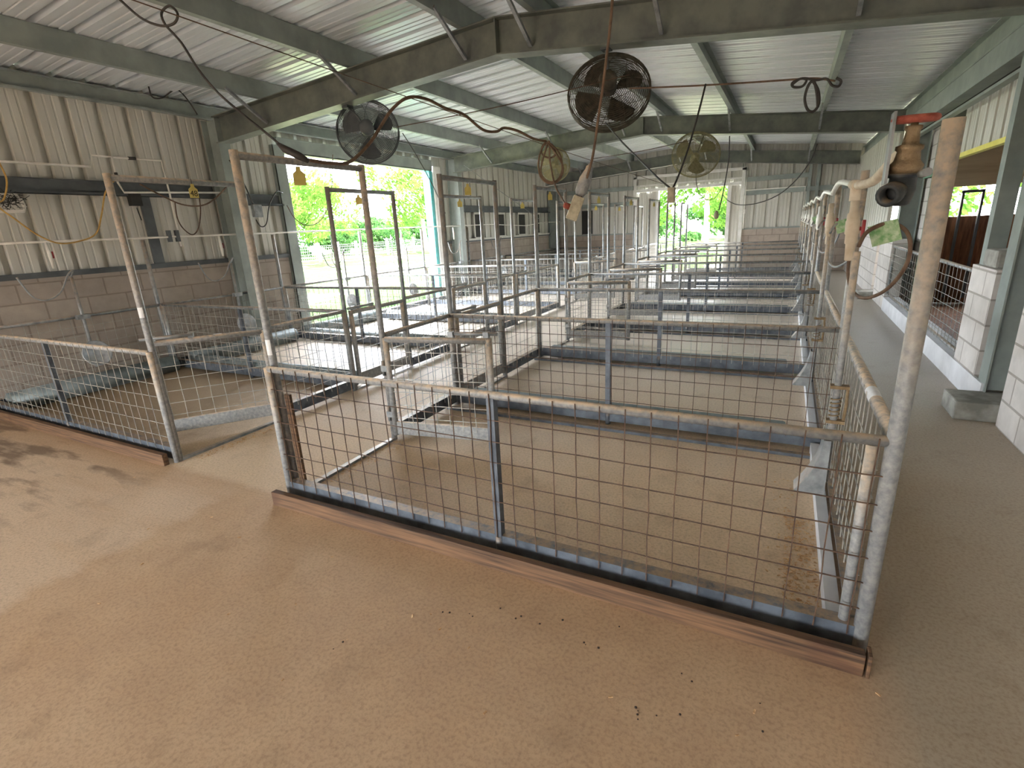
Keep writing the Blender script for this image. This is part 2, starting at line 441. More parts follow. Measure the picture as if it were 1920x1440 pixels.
struct(MB().strip(sheet_profile(6.7, 8.5), 2.12, 2.9, lambda a, b, d: (WR+.3+b, a, d)), 'door_4', M['sheet'])
struct(MB().box(WR+.25, WR+.32, 6.6, 8.55, 2.07, 2.12), 'trim_16', M['yellow_strip'])
struct(MB().box(WR+.12, WR+.2, 5.5, 10.5, 2.56, 2.59).box(WR+.06, WR+.2, 4.9, 10.6, 2.66, 2.68).box(WR+.05, WR+.06, 4.9, 10.6, 2.66, 2.875), 'trim_17', M['steel_paint'])
# green posts and jamb in the opening
struct(MB().box(1.66, 1.83, 9.15, 9.25, 0, 2.62), 'trim_18', M['green'])
struct(MB().box(WR+.04, WR+.16, 5.75, 5.87, 1.04, 2.66), 'trim_19', M['steel_paint'])
struct(MB().box(1.83, 1.86, 9.72, 9.8, 0, 2.6).box(1.66, 1.86, 9.25, 9.75, 1.93, 2.0), 'trim_20', M['green'])
# room beyond the opening
w = MB().box(1.7, 5.2, 10.9, 11.0, 0, 1.37).box(2.0, 2.2, 10.85, 10.9, 0, 2.6)
struct(w, 'wall_side_room', M['brown_wood'])
struct(MB().box(1.7, 2.0, 10.9, 11.0, 1.37, 1.82).box(4.6, 5.2, 10.9, 11.0, 1.37, 1.82).box(1.7, 5.2, 10.9, 11.0, 1.82, 2.5), 'wall_side_room_planks', M['plank'])
struct(MB().box(5.2, 5.3, 4.0, 11.0, 0, 2.7).box(1.67, 5.2, 4.0, 4.1, 0, 2.7), 'wall_side_room_far', M['brown_wood'])
struct(MB().box(1.67, 5.3, 4.0, 11.1, 2.68, 2.74), 'ceiling_side_room', M['dark'])
f = MB()
for x in (2.36, 2.60): f.box(x, x+.03, 10.78, 10.84, .1, 1.75)
f.box(2.36, 2.63, 10.78, 10.84, 1.72, 1.76)
tag(f.build('stall_divider', M['steel_dark']), 'dark narrow stall frame standing before the window of the side room', 'frame')

# outside
struct(MB().box(5.31, 60, -40, 11.2, -.2, -.06).box(-90, -7.36, -40, 110, -.2, -.06).box(-7.36, 1.7, 17.1, 110, -.2, -.06).box(1.7, 60, 11.2, 110, -.2, -.06), 'lawn', M['grass'])
struct(MB().box(-60, 50, -60, YS, -.2, -.06), 'ground_yard', M['gravel'])  # unseen ground, tone darkened to cut the light bounced onto the rafters

# ------------------------------------------------------------------ steel frames
def rafter(Y, label, sgn=-1):
    g = thing('steel_rafter', label, 'roof beam', (0, Y, 0), 0, 'tapered steel rafters')
    xs = [-6.9, -5.5, -4, -2.6, -1, .3, 1.45]
    w = MB()
    top = [zT(x)-.01 for x in xs]; bot = [zB(x) for x in xs]
    poly = [(x, b) for x, b in zip(xs, bot)]+[(x, t) for x, t in reversed(list(zip(xs, top)))]
    # web as quads
    for i in range(len(xs)-1):
        for y0 in (-.004, .004):
            pass
    vs = [(x, y, z) for y in (-.005, .005) for x, z in list(zip(xs, bot))+list(zip(xs, top))]
    n = len(xs); fs = []
    for i in range(n-1):
        fs += [(i, i+1, n+i+1, n+i), (2*n+i+1, 2*n+i, 3*n+i, 3*n+i+1)]
    w.add(vs, fs); w.build('web', M['rafter_paint'], g)
    for nm, zz in (('bottom_flange', bot), ('top_flange', top)):
        b = MB()
        vs = [(x, y, z+dz) for dz in (-.006, .006) for y in (-.085, .085) for x, z in zip(xs, zz)]
        fs = []
        for i in range(n-1):
            fs += [(i, i+1, n+i+1, n+i)[::-1], (2*n+i, 2*n+i+1, 3*n+i+1, 3*n+i), (i, 2*n+i, 2*n+i+1, i+1)[::-1], (n+i, n+i+1, 3*n+i+1, 3*n+i)[::-1]]
        b.add(vs, fs); b.build(nm, M['rafter_paint'], g)
    st = MB()
    for y0, y1 in ((-.08, -.006), (.006, .08)): st.box(-2.606, -2.594, y0, y1, zB(-2.6)+.006, zT(-2.6)-.02)
    st.build('ridge_stiffener', M['rafter_paint'], g)
    for x in (-5.9, -4.4, -2.95, -2.25, -1.07, .3):
        for s in ((-1,) if Y < 15 else (-1,)):
            MB().tube([(x, s*.55, zT(x)+.03), (x, s*.05, zB(x)+.05)], .022, 4, smooth=False).build('flange_brace', M['galv'], g)
    return g
rafter(4.95, 'dark tapered steel rafter nearest the camera, crossing the top of the picture')
rafter(10.65, 'greenish steel rafter spanning the middle of the barn behind the wire caged fan')
rafter(16.6, 'steel rafter against the far end wall above the doorway')
def column(x0, x1, Y, top, label, mat):
    g = thing('steel_column', label, 'column', (0, Y, 0), 0, 'steel frame columns')
    MB().box(x0, x1, -.005, .005, 0, top).build('web', mat, g)
    for x in (x0, x1): MB().box(x-.006, x+.006, -.085, .085, 0, top).build('flange', mat, g)
    return g
column(-7.14, -6.86, 4.95, 3.12, 'grey green steel column on the left wall carrying the nearest rafter', M['steel_paint'])
column(-7.14, -6.86, 10.75, 3.12, 'grey steel column on the left wall just past the big side opening', M['steel_paint'])
column(-7.14, -6.86, 16.6, 3.12, 'steel column in the far left corner of the barn', M['steel_paint'])
column(1.46, 1.80, 5.08, 3.0, 'tall steel column standing on the grey concrete footing beside the alley', M['steel_paint']).location.z = .14
column(1.58, 1.82, 10.72, 3.0, 'steel column between white block piers halfway down the alley wall', M['steel_paint']).location.z = .14
for Y, l in ((4.86, 'grey concrete footing block under the near alley column'), (11.35, 'small concrete footing block beside the alley wall, farther along')):
    tag(MB().box(1.22, 1.6, Y-.18, Y+.17, 0, .14).build('concrete_footing', M['block_grey'], bevel=.012), l, 'footing', 'alley column footings')

def purlin(x, label, flip=1):
    z = zT(x); g = MB()
    f = flip
    prof = [(0, 0), (.065*f, 0), (.065*f, .02), (.060*f, .02), (.060*f, .005), (.005*f, .005), (.005*f, .195), (.06*f, .195), (.06*f, .2), (0, .2)]
    g.prism(prof, YS, YE-.02, lambda a, b, d: (x+a, d, z+b))
    tag(g.build('roof_purlin', M['steel_paint']), label, 'roof purlin', 'steel purlins under the roof sheets')
purlin(-5.9, 'long steel purlin running the length of the roof, closest to the left wall', -1)
purlin(-4.4, 'long steel purlin second from the left wall, above the wall pens', -1)
purlin(-2.95, 'steel ridge purlin on the left side of the roof peak', -1)
purlin(-2.25, 'steel ridge purlin on the right side of the roof peak')
purlin(-1.07, 'steel purlin running above the middle of the centre pens')
purlin(.3, 'steel purlin running above the alley edge of the centre pens')
def eave(x, z0, z1, label, f):
    g = MB(); prof = [(0, z0), (.07*f, z0), (.07*f, z0+.02), (.064*f, z0+.02), (.064*f, z0+.006), (.006*f, z0+.006), (.006*f, z1-.006), (.07*f, z1-.006), (.07*f, z1), (0, z1)]
    g.prism(prof, YS, YE-.02, lambda a, b, d: (x+a, d, b))
    tag(g.build('eave_strut', M['steel_paint']), label, 'eave beam', 'eave struts')
eave(WL+.0, 3.14, 3.31, 'grey eave strut along the top of the left wall', 1)
eave(WR+.12, 2.88, 3.1, 'pale green eave beam along the top of the alley wall', -1)

# ------------------------------------------------------------------ wire mesh
def wires(L, z0, z1, zs, pitch=.1016, u0=.05, r=.0027, jit=.0025, top=None, axis='x', off=0):
    """wire grid in the local XZ plane, from x=0..L"""
    b = MB(); us = []; u = u0
    while u < L-.02: us.append(u); u += pitch
    rnd = random.Random(int(L*1000)+int(z0*100))
    for u in us:
        pts = [(u+rnd.uniform(-jit, jit), off+rnd.uniform(-.002, .002), z) for z in [z0]+zs+[z1]]
        b.tube(pts, r, 4, smooth=False)
    for z in zs:
        n = max(3, int(L/.2)); pts = [(L*i/n, off+.006+rnd.uniform(-.002, .002), z+rnd.uniform(-jit, jit)) for i in range(n+1)]
        b.tube(pts, r, 4, smooth=False)
    return b
ZS = [.2, .302, .403, .505, .606, .708]
def vertlist(a, b): return a
def panel(name, L, label, cat, group, loc, rz, mats, mids=(), ends=(0, 1), rail=.0185, off=-.020, ztop=ZR, post=None, feet=0.0, pitch=.1016, strip=False, ch_lip=1):
    """straight fence panel, local x = along, y = through"""
    g = thing(name, label, cat, loc, rz, group)
    MB().tube([(0, 0, ztop), (L, 0, ztop)], rail, 12).build('top_rail', mats[0], g)
    wires(L, .085, ztop+rail*.7, ZS, off=off, pitch=pitch).build('wire_mesh', mats[1], g)
    c = MB()
    c.prism([(0, .025), (-.012, .025), (-.012, .118), (.045, .118), (.045, .11), (0, .11)], 0, L, lambda a, b, d: (d, a, b))
    c.build('bottom_channel', mats[2], g)
    if strip: MB().box(0, L, -.16, -.12, 0, .022).build('floor_strip', mats[2], g)
    for x in mids:
        MB().tube([(x, .0, 0), (x, 0, .11)], .022, 10).tube([(x, .003, .09), (x, .003, ztop)], .026, 4, smooth=False).build('middle_post', mats[2] if post is None else post, g)
    for e in ends:
        x = 0 if e == 0 else L
        MB().tube([(x, 0, 0), (x, 0, ztop+.01)], .022, 12).build('end_post', mats[0] if post is None else post, g)
    return g

rusty = (M['galv_dusty'], M['rust_wire'], M['channel'])
gal = (M['galv_dusty'], M['galv_wire'], M['channel'])
cln = (M['galv'], M['galv_wire'], M['channel'])
LR = XR1-XR0
front = panel('pen_fence', LR, 'dusty cross fence with rusty square wire closing the nearest centre pen', 'fence', 'cross fences of the centre pens', (XR0, YK(0), 0), 0, rusty, mids=(1.475,), ends=(0,))
d1 = panel('pen_fence', LR, 'cross fence between first and second centre pens, dusty rail and rusty wire', 'fence', 'cross fences of the centre pens', (XR0, YK(1), 0), 0, rusty, mids=(1.44,), strip=True)
d2 = panel('pen_fence', LR, 'cross fence between second and third centre pens', 'fence', 'cross fences of the centre pens', (XR0, YK(2), 0), 0, (M['galv'], M['galv_wire'], M['channel']), mids=(1.44,), strip=True)
for k in range(3, NP+1):
    dup(d2, ('cross fence between %s and %s centre pens' % (ordn[k-1], ordn[k])) if k < NP else 'farthest cross fence of the centre pens, before the end wall', (XR0, YK(k), 0))
LL = XL0-XL1
lf = panel('pen_fence', LL, 'dusty wire fence across the front of the nearest left pen', 'fence', 'cross fences of the left pens', (XL1, 1.90, 0), 0, gal, mids=(1.55,), ends=(1,))
ld = panel('pen_fence', LL, 'cross fence between first and second left pens', 'fence', 'cross fences of the left pens', (XL1, YK(1), 0), 0, cln, mids=(1.5,))
for k in range(2, NP+1):
    dup(ld, ('cross fence between %s and %s left pens' % (ordn[k-1], ordn[k])) if k < NP else 'farthest cross fence of the left pens, before the end wall', (XL1, YK(k), 0))
# planks
def plank(x0, x1, y, label):
    w = MB().box(x0, x1, y-.019, y+.019, 0, .088)
    tag(w.build('wooden_plank', M['wood'], bevel=.003), label, 'plank', 'planks on edge at pen fronts')
plank(-2.61, .365, 1.765, 'long brown wooden plank on edge under the front fence of the nearest centre pen')
plank(-6.98, -3.86, 1.83, 'brown wooden plank on edge under the front fence of the left pen')
tag(MB().box(.372, .384, 1.745, 1.80, 0, .092).build('plank_end_block', M['wood'], bevel=.003), 'short wood offcut against the right end of the long plank', 'wood block')

# ------------------------------------------------------------------ gate frames and gates
GW = .93
def gate_frame(label, x, y, group):
    g = thing('entry_arch', label, 'gate frame', (x, y, 0), 0, group)
    for yy in (0, GW): MB().tube([(0, yy, 0), (0, yy, 1.985)], .0225, 12).build('post', M['galv_dusty'], g)
    MB().tube([(0, 0, 1.96), (0, GW, 1.96)], .020, 12).build('top_bar', M['galv_dusty'], g)
    MB().box(-.02, .02, 0, GW, 0, .018).build('threshold', M['galv'], g)
    return g
gR = gate_frame('tall dusty gate frame at the corner of the nearest centre pen', XR0, YK(0)+.045, 'tall gate frames of the centre pens')
gF = gate_frame('tall grey gate frame of the second centre pen, with a closed gate', XR0, YK(1)+.02, 'tall gate frames of the centre pens')
for c_ in gF.children: c_.data.materials[0] = M['galv']
gL = gate_frame('tall dusty gate frame of the nearest left pen, carrying the tag numbered 48', XL0, YK(0)+.06, 'tall gate frames of the left pens')
for k in range(1, NP):
    if k > 1: dup(gF, 'tall gate frame of the %s centre pen counted from the camera' % ordn[k], (XR0, YK(k)+.02, 0))
    dup(gF, 'tall gate frame of the %s left pen counted from the camera' % ordn[k], (XL0, YK(k)+.02, 0))

def gate(label, loc, rz, group):
    g = thing('pen_gate', label, 'gate', loc, rz, group); W = .80
    MB().tube([(0, 0, .80), (W, 0, .80)], .022, 12).tube([(0, 0, .055), (0, 0, .81)], .022, 12).tube([(W, 0, .055), (W, 0, .82)], .024, 12).build('gate_pipe_frame', M['galv_dusty'], g)
    wires(W, .12, .80, [.2, .302, .403, .505, .606, .708], u0=.06, off=-.012, r=.0028).build('wire_mesh', M['galv_wire'], g)
    MB().box(.01, W-.01, -.012, .012, .06, .165).build('kick_plate', M['galv_dusty'], g, bevel=.004)
    for z in (.2, .56):
        MB().box(-.055, .01, -.02, .02, z, z+.045).tube([(-.045, 0, z-.035), (-.045, 0, z+.08)], .012, 8).build('hinge', M['galv'], g)
    MB().tube([(W*.62, .025, .845), (W+.06, .025, .845)], .013, 8).box(W*.62, W*.62+.04, .0, .03, .82, .86).box(W-.04, W, .0, .03, .82, .86).build('slide_bolt', M['galv'], g)
    return g
GR = gate('open wire gate swung into the nearest centre pen', (XR0+.045, YK(0)+.045+GW-.02, 0), R(10), 'wire gates of the centre pens')
GLg = gate('wire gate of the nearest left pen, standing slightly ajar', (XL0-.01, YK(0)+.06+GW-.05, 0), R(-128), 'wire gates of the left pens')
open_a = {1: -90, 2: 4, 3: 8, 4: 2, 5: 12, 6: 0, 7: 5}
for k in range(1, NP):
    st = 'closed' if open_a[k] == -90 else 'open'
    dup(GR, '%s wire gate of the %s centre pen counted from the camera' % (st, ordn[k]), (XR0+(0 if st == 'closed' else .045), YK(k)+.02+GW-.05, 0), R(open_a[k]))
lo = {1: -90, 2: -90, 3: -90, 4: 20, 5: -90, 6: 50, 7: -90}
for k in range(1, NP):
    st = 'closed' if lo[k] == -90 else 'open'
    dup(GLg, '%s wire gate of the %s left pen counted from the camera' % (st, ordn[k]), (XL0, YK(k)+.02+GW-.05, 0), R(lo[k]))
# short fixed side panels between gate frame and next cross fence (front side of rows)
LS = P-GW-.05
sR = panel('side_fence', LS, 'short side fence beyond the gate of the first centre pen', 'fence', 'short side fences of the centre pens', (XR0, YK(0)+GW+.06, 0), R(90), gal, ends=(1,))
sL = panel('side_fence', LS, 'short side fence beyond the gate of the first left pen', 'fence', 'short side fences of the left pens', (XL0, YK(0)+GW+.06, 0), R(90), gal, ends=(1,))
for k in range(1, NP):
    dup(sR, 'short side fence beyond the gate of the %s centre pen' % ordn[k], (XR0, YK(k)+GW+.03, 0))
    dup(sL, 'short side fence beyond the gate of the %s left pen' % ordn[k], (XL0, YK(k)+GW+.03, 0))
# alley side fences and tall alley posts
aR = panel('alley_fence', P-.06, 'alley side fence of the nearest centre pen with a white labelled rail', 'fence', 'alley side fences', (XR1, YK(0)+.03, 0), R(90), gal, ends=(), rail=.0235, off=.025)
for k in range(1, NP):
    dup(aR, 'alley side fence of the %s centre pen' % ordn[k], (XR1, YK(k)+.03, 0))
MB().lathe((XR1, YK(0)+.42, ZR), (0, 1, 0), [(0, .0241), (.13, .0241)], 14, False).build('label_sticker', M['sticker'], None)
stk = bpy.data.objects['label_sticker']; stk.parent = aR; stk.matrix_parent_inverse = Matrix.LocRotScale(Vector((XR1, YK(0)+.03, 0)), Matrix.Rotation(R(90), 3, 'Z'), None).inverted()
def tall_post(label, y, r=.031, top=1.745, x=XR1):
    g = MB().tube([(0, 0, 0), (0, 0, top)], r, 16)
    o = g.build('tall_post', M['galv_dusty'], loc=(x, y, 0)); return tag(o, label, 'post', 'tall posts along the alley')
t0 = tall_post('thick tall galvanised post at the near right corner of the pens', YK(0), .0255)
for k in range(1, NP+1):
    tall_post('tall pipe post at the alley end of the %s cross fence' % ordn[k], YK(k), .022)
# thin second corner post
tag(MB().tube([(0, 0, .08), (0, 0, .8)], .017, 10).build('corner_pipe', M['galv_dusty'], loc=(XR1-.055, YK(0)+.02, 0)), 'thin pipe standing beside the thick corner post', 'pipe')
# white painted inner sill strips
tag(MB().box(XR1-.1, XR1-.05, YK(0)+.05, YK(1)-.05, 0, .07).build('floor_sill', M['curb']), 'pale grey sill strip on the floor of the nearest pen along the alley side', 'sill', 'pale floor sills')
for k in range(1, 5):
    tag(MB().box(XR1-.1, XR1-.05, YK(k)+.05, YK(k+1)-.05, 0, .07).build('floor_sill', M['curb']), 'pale grey sill strip along the alley side of the %s centre pen' % ordn[k], 'sill', 'pale floor sills')

# wall side of the left pens
bk = panel('wall_rail_fence', P-.04, 'wire fence along the block wall in the first left pen', 'fence', 'wall side fences of the left pens', (XL1-.02, YK(0)+.02, 0), R(90), cln, ends=(1,), off=.02)
for k in range(1, NP):
    dup(bk, 'wire fence along the wall side of the %s left pen' % ordn[k], (XL1-.02, YK(k)+.02, 0))
for k in range(0, 3):
    y0, y1 = YK(k)+.12, YK(k+1)-.1
    tag(MB().tube([(XL1+.16, y0, .1), (XL1+.16, y1, .1)], .1, 20).build('round_trough', M['cooler']), 'large grey round trough on the floor along the wall in the %s left pen' % ordn[k], 'trough', 'round grey troughs')
for k in range(1, 4):
    tag(MB().tube([(XL1+.3, YK(k)+.13, .085), (XL0-.1, YK(k)+.13, .085)], .085, 16).build('feed_trough', M['cooler']), 'grey trough lying along the %s cross fence of the left pens' % ordn[k], 'trough', 'troughs along the left cross fences')
for k in (1, 2, 3, 4, 5):
    tag(MB().box(XR0+.1, XR1-.25, YK(k)+.06, YK(k)+.20, 0, .12).build('low_trough', M['cooler'], bevel=.02), 'low grey trough behind the %s cross fence of the centre pens' % ordn[k], 'trough', 'low troughs in the centre pens')
# extra wall posts (clustered pipes at pen corners)
for k in range(1, 6):
    y = YK(k)-.03
    tag(MB().tube([(XL1-.03, y, 0), (XL1-.03, y, 1.62)], .024, 10).build('wall_post', M['galv']), 'grey pipe post on the wall side at the %s cross fence of the left pens' % ordn[k], 'post', 'wall side posts')

# round disc drinkers with supply pipe in the left pens
def disc_drinker(y, label):
    g = thing('drinker', label, 'drinker', (XL1+.06, y, 0), 0, 'round drinkers in the left pens')
    MB().tube([(0, 0, .25), (0, 0, 1.26)], .016, 10).build('supply_pipe', M['galv'], g)
    d = MB().lathe((.03, 0, .40), (1, 0, .25), [(0, .09), (.03, .13), (.06, .145), (.062, .135), (.03, .1), (.02, .0)], 28, False)
    d.build('bowl', M['galv_clean'], g)
    MB().box(-.03, .03, -.06, .06, .80, .85).build('clamp', M['galv'], g)
    pts = [(0, 0, 1.26), (.03, .02, 1.33), (.05, -.05, 1.28), (.05, -.15, 1.12), (.04, -.28, 1.05), (.0, -.38, 1.1), (-.02, -.45, 1.3)]
    MB().tube(sm(pts), .009, 8).build('hose', M['galv'], g)
def sm(pts, n=6):
    P_ = [Vector(p) for p in pts]; out = []
    for i in range(len(P_)-1):
        a = P_[max(i-1, 0)]; b = P_[i]; c = P_[i+1]; d = P_[min(i+2, len(P_)-1)]
        for j in range(n):
            t = j/n; out.append(.5*((2*b)+(c-a)*t+(2*a-5*b+4*c-d)*t*t+(3*b-a-3*c+d)*t**3))
    out.append(P_[-1]); return out
for k, y in enumerate((2.83, 4.72, 6.85, 8.6, 10.6, 12.6)):
    disc_drinker(y, 'round steel bowl drinker on a wall pipe in the %s left pen' % ordn[k])

# ------------------------------------------------------------------ pvc lines on the left wall
XP = WL+.16
def pipe(pts, r, name, mat, label, cat='pipe', group=None):
    return tag(MB().tube(pts, r, 10).build(name, mat), label, cat, group)
pl = thing('water_line', 'long white plastic water line along the left wall with red valves', 'pipe')
MB().tube([(XP+.05, 1.3, 1.63), (XP+.05, 5, 1.645), (XP+.05, 10.3, 1.66), (XP+.05, 12.2, 1.67), (XP+.05, 14.4, 1.60), (XP+.05, 15.6, 1.68), (XP+.3, 16.6, 1.68)], .012, 8).build('main_pipe', M['pvc'], pl)
for y in (2.72, 4.66, 6.72, 8.55, 10.45, 12.5, 14.5):
    d = MB().tube([(XP+.05, y, 1.63), (XP+.06, y, 1.50), (XP+.06, y, 1.36)], [.014, .02, .012], 8).build('drop_valve', M['pvc'], pl)
    MB().box(-.012, .012, .018, .03, -.035, .035).build('valve_handle', M['red'], d, loc=(XP+.06, y, 1.50))
for y in (4.0, 4.1):
    MB().box(XP+.03, XP+.075, y-.02, y+.02, 1.58, 1.72).build('pipe_strap', M['steel_dark'], pl)
u = MB().tube([(XP-.06, 1.3, 2.41), (XP-.06, 3.38, 2.43), (XP-.06, 3.42, 2.55), (XP-.06, 4.18, 2.56), (XP-.04, 4.18, 2.20), (XP, 4.15, 1.52)], .012, 8)
o = tag(u.build('upper_water_pipe', M['pvc']), 'white plastic pipe stepping up and down high on the left corrugated wall', 'pipe')
MB().tube([(XP-.05, 3.62, 2.55), (XP-.02, 3.60, 2.27), (XP+.02, 3.62, 2.16), (XP+.04, 4.9, 2.2)], .012, 8).build('branch_pipe', M['pvc'], o)
MB().tube([(XP-.06, 3.8, 2.555), (XP-.06, 3.88, 2.558)], .019, 8).tube([(XP-.035, 3.61, 2.38), (XP-.03, 3.61, 2.34)], .019, 8).build('black_coupling', M['cord_black'], o)
pipe([atX(-30, 398, XP), atX(45, 396, XP), atX(46, 388, XP), atX(38, 372, XP)], .016, 'pipe_stub', M['pvc'], 'white pipe elbow at the left edge beside a dark bird nest')
nb = MB(); rn = random.Random(3); c0 = atX(20, 376, XP)
for i in range(120):
    a = Vector((rn.gauss(0, .03), rn.gauss(0, .05), rn.gauss(0, .035))); b_ = a+Vector((rn.gauss(0, .04), rn.gauss(0, .05), rn.gauss(0, .03)))
    nb.tube([c0+a, c0+b_], .003, 4, smooth=False)
tag(nb.build('bird_nest', M['dark']), 'dark twiggy bird nest on the white pipe at the left edge', 'nest')
tag(MB().box(WL-.005, WL+.02, 3.86, 3.98, BH+.05, 2.15).build('steel_plate_strip', M['steel_dark']), 'dark upright steel strip on the left wall behind the near gate frame', 'steel strip')
tag(MB().box(WL+.02, WL+.10, 3.72, 3.84, 2.02, 2.16).tube([(WL+.06, 3.78, 2.0), (WL+.06, 3.8, 1.85)], .006, 6).build('junction_box', M['dark']), 'small black junction box on the left wall girt', 'box')

# ------------------------------------------------------------------ alley water line with ball valves and hoses
XV = .315
al = thing('alley_water_line', 'white plastic water line along the alley posts with dropper valves', 'pipe')
pts = [(XV+.0, 2.12, 1.70), (XV, 2.35, 1.70), (XV, 2.9, 1.65), (.30, 3.38, 1.655)]
MB().tube(sm(pts, 6), .021, 12).build('near_pipe', M['pvc_old'], al)
MB().tube([(.30, 3.36, 1.655), (.30, 3.62, 1.67)], .026, 12).tube([(.3, 3.45, 1.655), (.302, 3.45, 1.58)], .026, 12).build('tee', M['pvc_old'], al)
VY = [3.45+1.86*k for k in range(8)]
zs_ = [1.67]
line = [(.30, 3.6, 1.67)]
for k in range(1, 8):
    y = VY[k]; line += [(.30, y-.7, 1.73), (.30, y-.15, 1.69), (.30, y, 1.68)]
line.append((.3, 16.6, 1.7))
MB().tube(sm(line, 4), .018, 10).build('far_pipe', M['pvc'], al)
def dropper(y, k):
    g = thing('hose_valve', ('cream plastic valve with red handle and curved hose, nearest on the alley line' if k == 0 else 'plastic valve with red handle on the alley line at the %s centre pen' % ordn[k]), 'valve', (.305, y, 0), 0, 'valves on the alley water line')
    mat = M['pvc_old'] if k < 2 else M['pvc']
    MB().lathe((0, 0, 1.60), (0.02, -.05, -1), [(0, .021), (.08, .022), (.085, .029), (.12, .031), (.125, .034), (.19, .034), (.195, .029), (.24, .030), (.245, .024), (.33, .022), (.335, .014)], 16).build('valve_body', mat, g)
    h = MB().box(.045, .062, -.022, .022, 1.39, 1.48).tube([(.02, 0, 1.435), (.06, 0, 1.435)], .012, 8)
    h.build('red_handle', M['red'], g, bevel=.006)
    pts = [(.008, -.02, 1.28), (.01, -.03, 1.20), (.03, -.10, 1.12), (.07, -.3, 1.10), (.13, -.5, 1.17), (.17, -.62, 1.30), (.15, -.66, 1.42), (.08, -.66, 1.47), (.0, -.70, 1.44), (-.03, -.74, 1.38)]
    MB().tube(sm(pts, 6), .0085, 8).build('curved_hose', M['cord_brown'] if k == 0 else M['galv'], g)
    return g
def drinker(y, k):
    g = thing('nipple_drinker', 'upright drinker pipe with spring clamp and steel guard in the %s centre pen' % ordn[k], 'drinker', (.27, y, 0), 0, 'drinker pipes in the centre pens')
    MB().tube([(0, 0, .27), (0, 0, 1.36)], .0145, 10).build('supply_pipe', M['galv_dusty'], g)
    sp_ = [(.021*math.cos(a), .021*math.sin(a), .60+a*.0032) for a in [i*.5 for i in range(0, 64)]]
    c = MB().tube(sp_, .0035, 5)
    c.box(-.03, .045, -.02, .02, .575, .59).box(-.03, .045, -.02, .02, .745, .76).tube([(.04, 0, .58), (.045, .02, .66), (.04, 0, .755)], .007, 6)
    c.build('spring_clamp', M['brass'], g)
    # curved guard plate
    b = MB(); n = 10; vs = []
    for i in range(n+1):
        a = i/n; z = .50-.28*a; dx = -.03-.10*a*a
        vs += [(dx, -.055, z), (dx, .055, z)]
    fs = [(2*i, 2*i+1, 2*i+3, 2*i+2) for i in range(n)]
    o2 = len(vs); vs += [(0.0, -.055, .50), (0.0, -.055, .22), (0.0, .055, .50), (0.0, .055, .22)]
    fs += [tuple([o2, o2+1]+[2*i for i in range(n, -1, -1)]), tuple([o2+3, o2+2]+[2*i+1 for i in range(0, n+1)])]
    b.add(vs, fs); b.build('guard', M['galv'], g, solid=.003)
    return g
for k in range(8):
    dropper(VY[k], k); drinker(VY[k]-.76, k)
# green plates hung on hoses
for k, (c, nm) in enumerate((((.37, 2.78, 1.43), 'faded green plastic plate hanging on the nearest hose'), ((.36, 4.6, 1.43), 'pale green plate on the second hose along the alley line'), ((.33, 8.3, 1.45), 'dark green plate on a far hose along the alley line'))):
    M4 = Matrix.Translation(c) @ Matrix.Rotation(R(-18), 4, 'Y') @ Matrix.Rotation(R(-22), 4, 'Z')
    tag(MB().box(-.055, .055, -.003, .003, -.045, .045, M4).build('green_plate', M['green_tag']), nm, 'tag', 'green plates on hoses')
# valve on the corner post
g = thing('gate_valve', 'corroded brass gate valve with flaking red handwheel on the corner post', 'valve', (0, 0, 0))
c = Vector((.30, 2.05, 1.66)); ax = Vector((.03, -.1, 1)).normalized()
MB().lathe(c, ax, [(-.03, .04), (-.01, .046), (.005, .034), (.03, .030), (.035, .036), (.045, .036), (.05, .022), (.085, .018), (.09, .022), (.1, .022), (.102, .010), (.13, .010)], 16).build('valve_bonnet', M['brass'], g)
hw = MB(); u = ax.orthogonal().normalized(); w_ = ax.cross(u); hc = c+ax*.118
hw.tube([hc+(u*math.cos(a)+w_*math.sin(a))*.050 for a in [2*PI*i/24 for i in range(24)]], .011, 8, closed=True)
for i in range(4):
    a = PI*i/2; hw.tube([hc, hc+(u*math.cos(a)+w_*math.sin(a))*.05], .006, 6)
hw.build('red_handwheel', M['red_iron'], g)
MB().lathe(c-ax*.03, -ax, [(0, .046), (.012, .046), (.014, .036), (.05, .038), (.09, .030), (.095, .02)], 16).lathe(c-ax*.075+Vector((-.0, 0, 0)), (-.5, -.8, -.25), [(0, .03), (.04, .028), (.045, .034), (.08, .034), (.081, .022), (.05, .02)], 16, False).build('iron_elbow', M['black_iron'], g)
MB().tube([(XR1-.03, 1.90, 1.62), (.33, 1.98, 1.62)], .012, 8).box(.245, .252, 2.0, 2.06, 1.60, 1.80).build('bracket', M['galv'], g)
MB().tube([c+Vector((0, .03, -.0)), (XV, 2.14, 1.70)], .03, 12).build('pvc_union', M['pvc_old'], g)

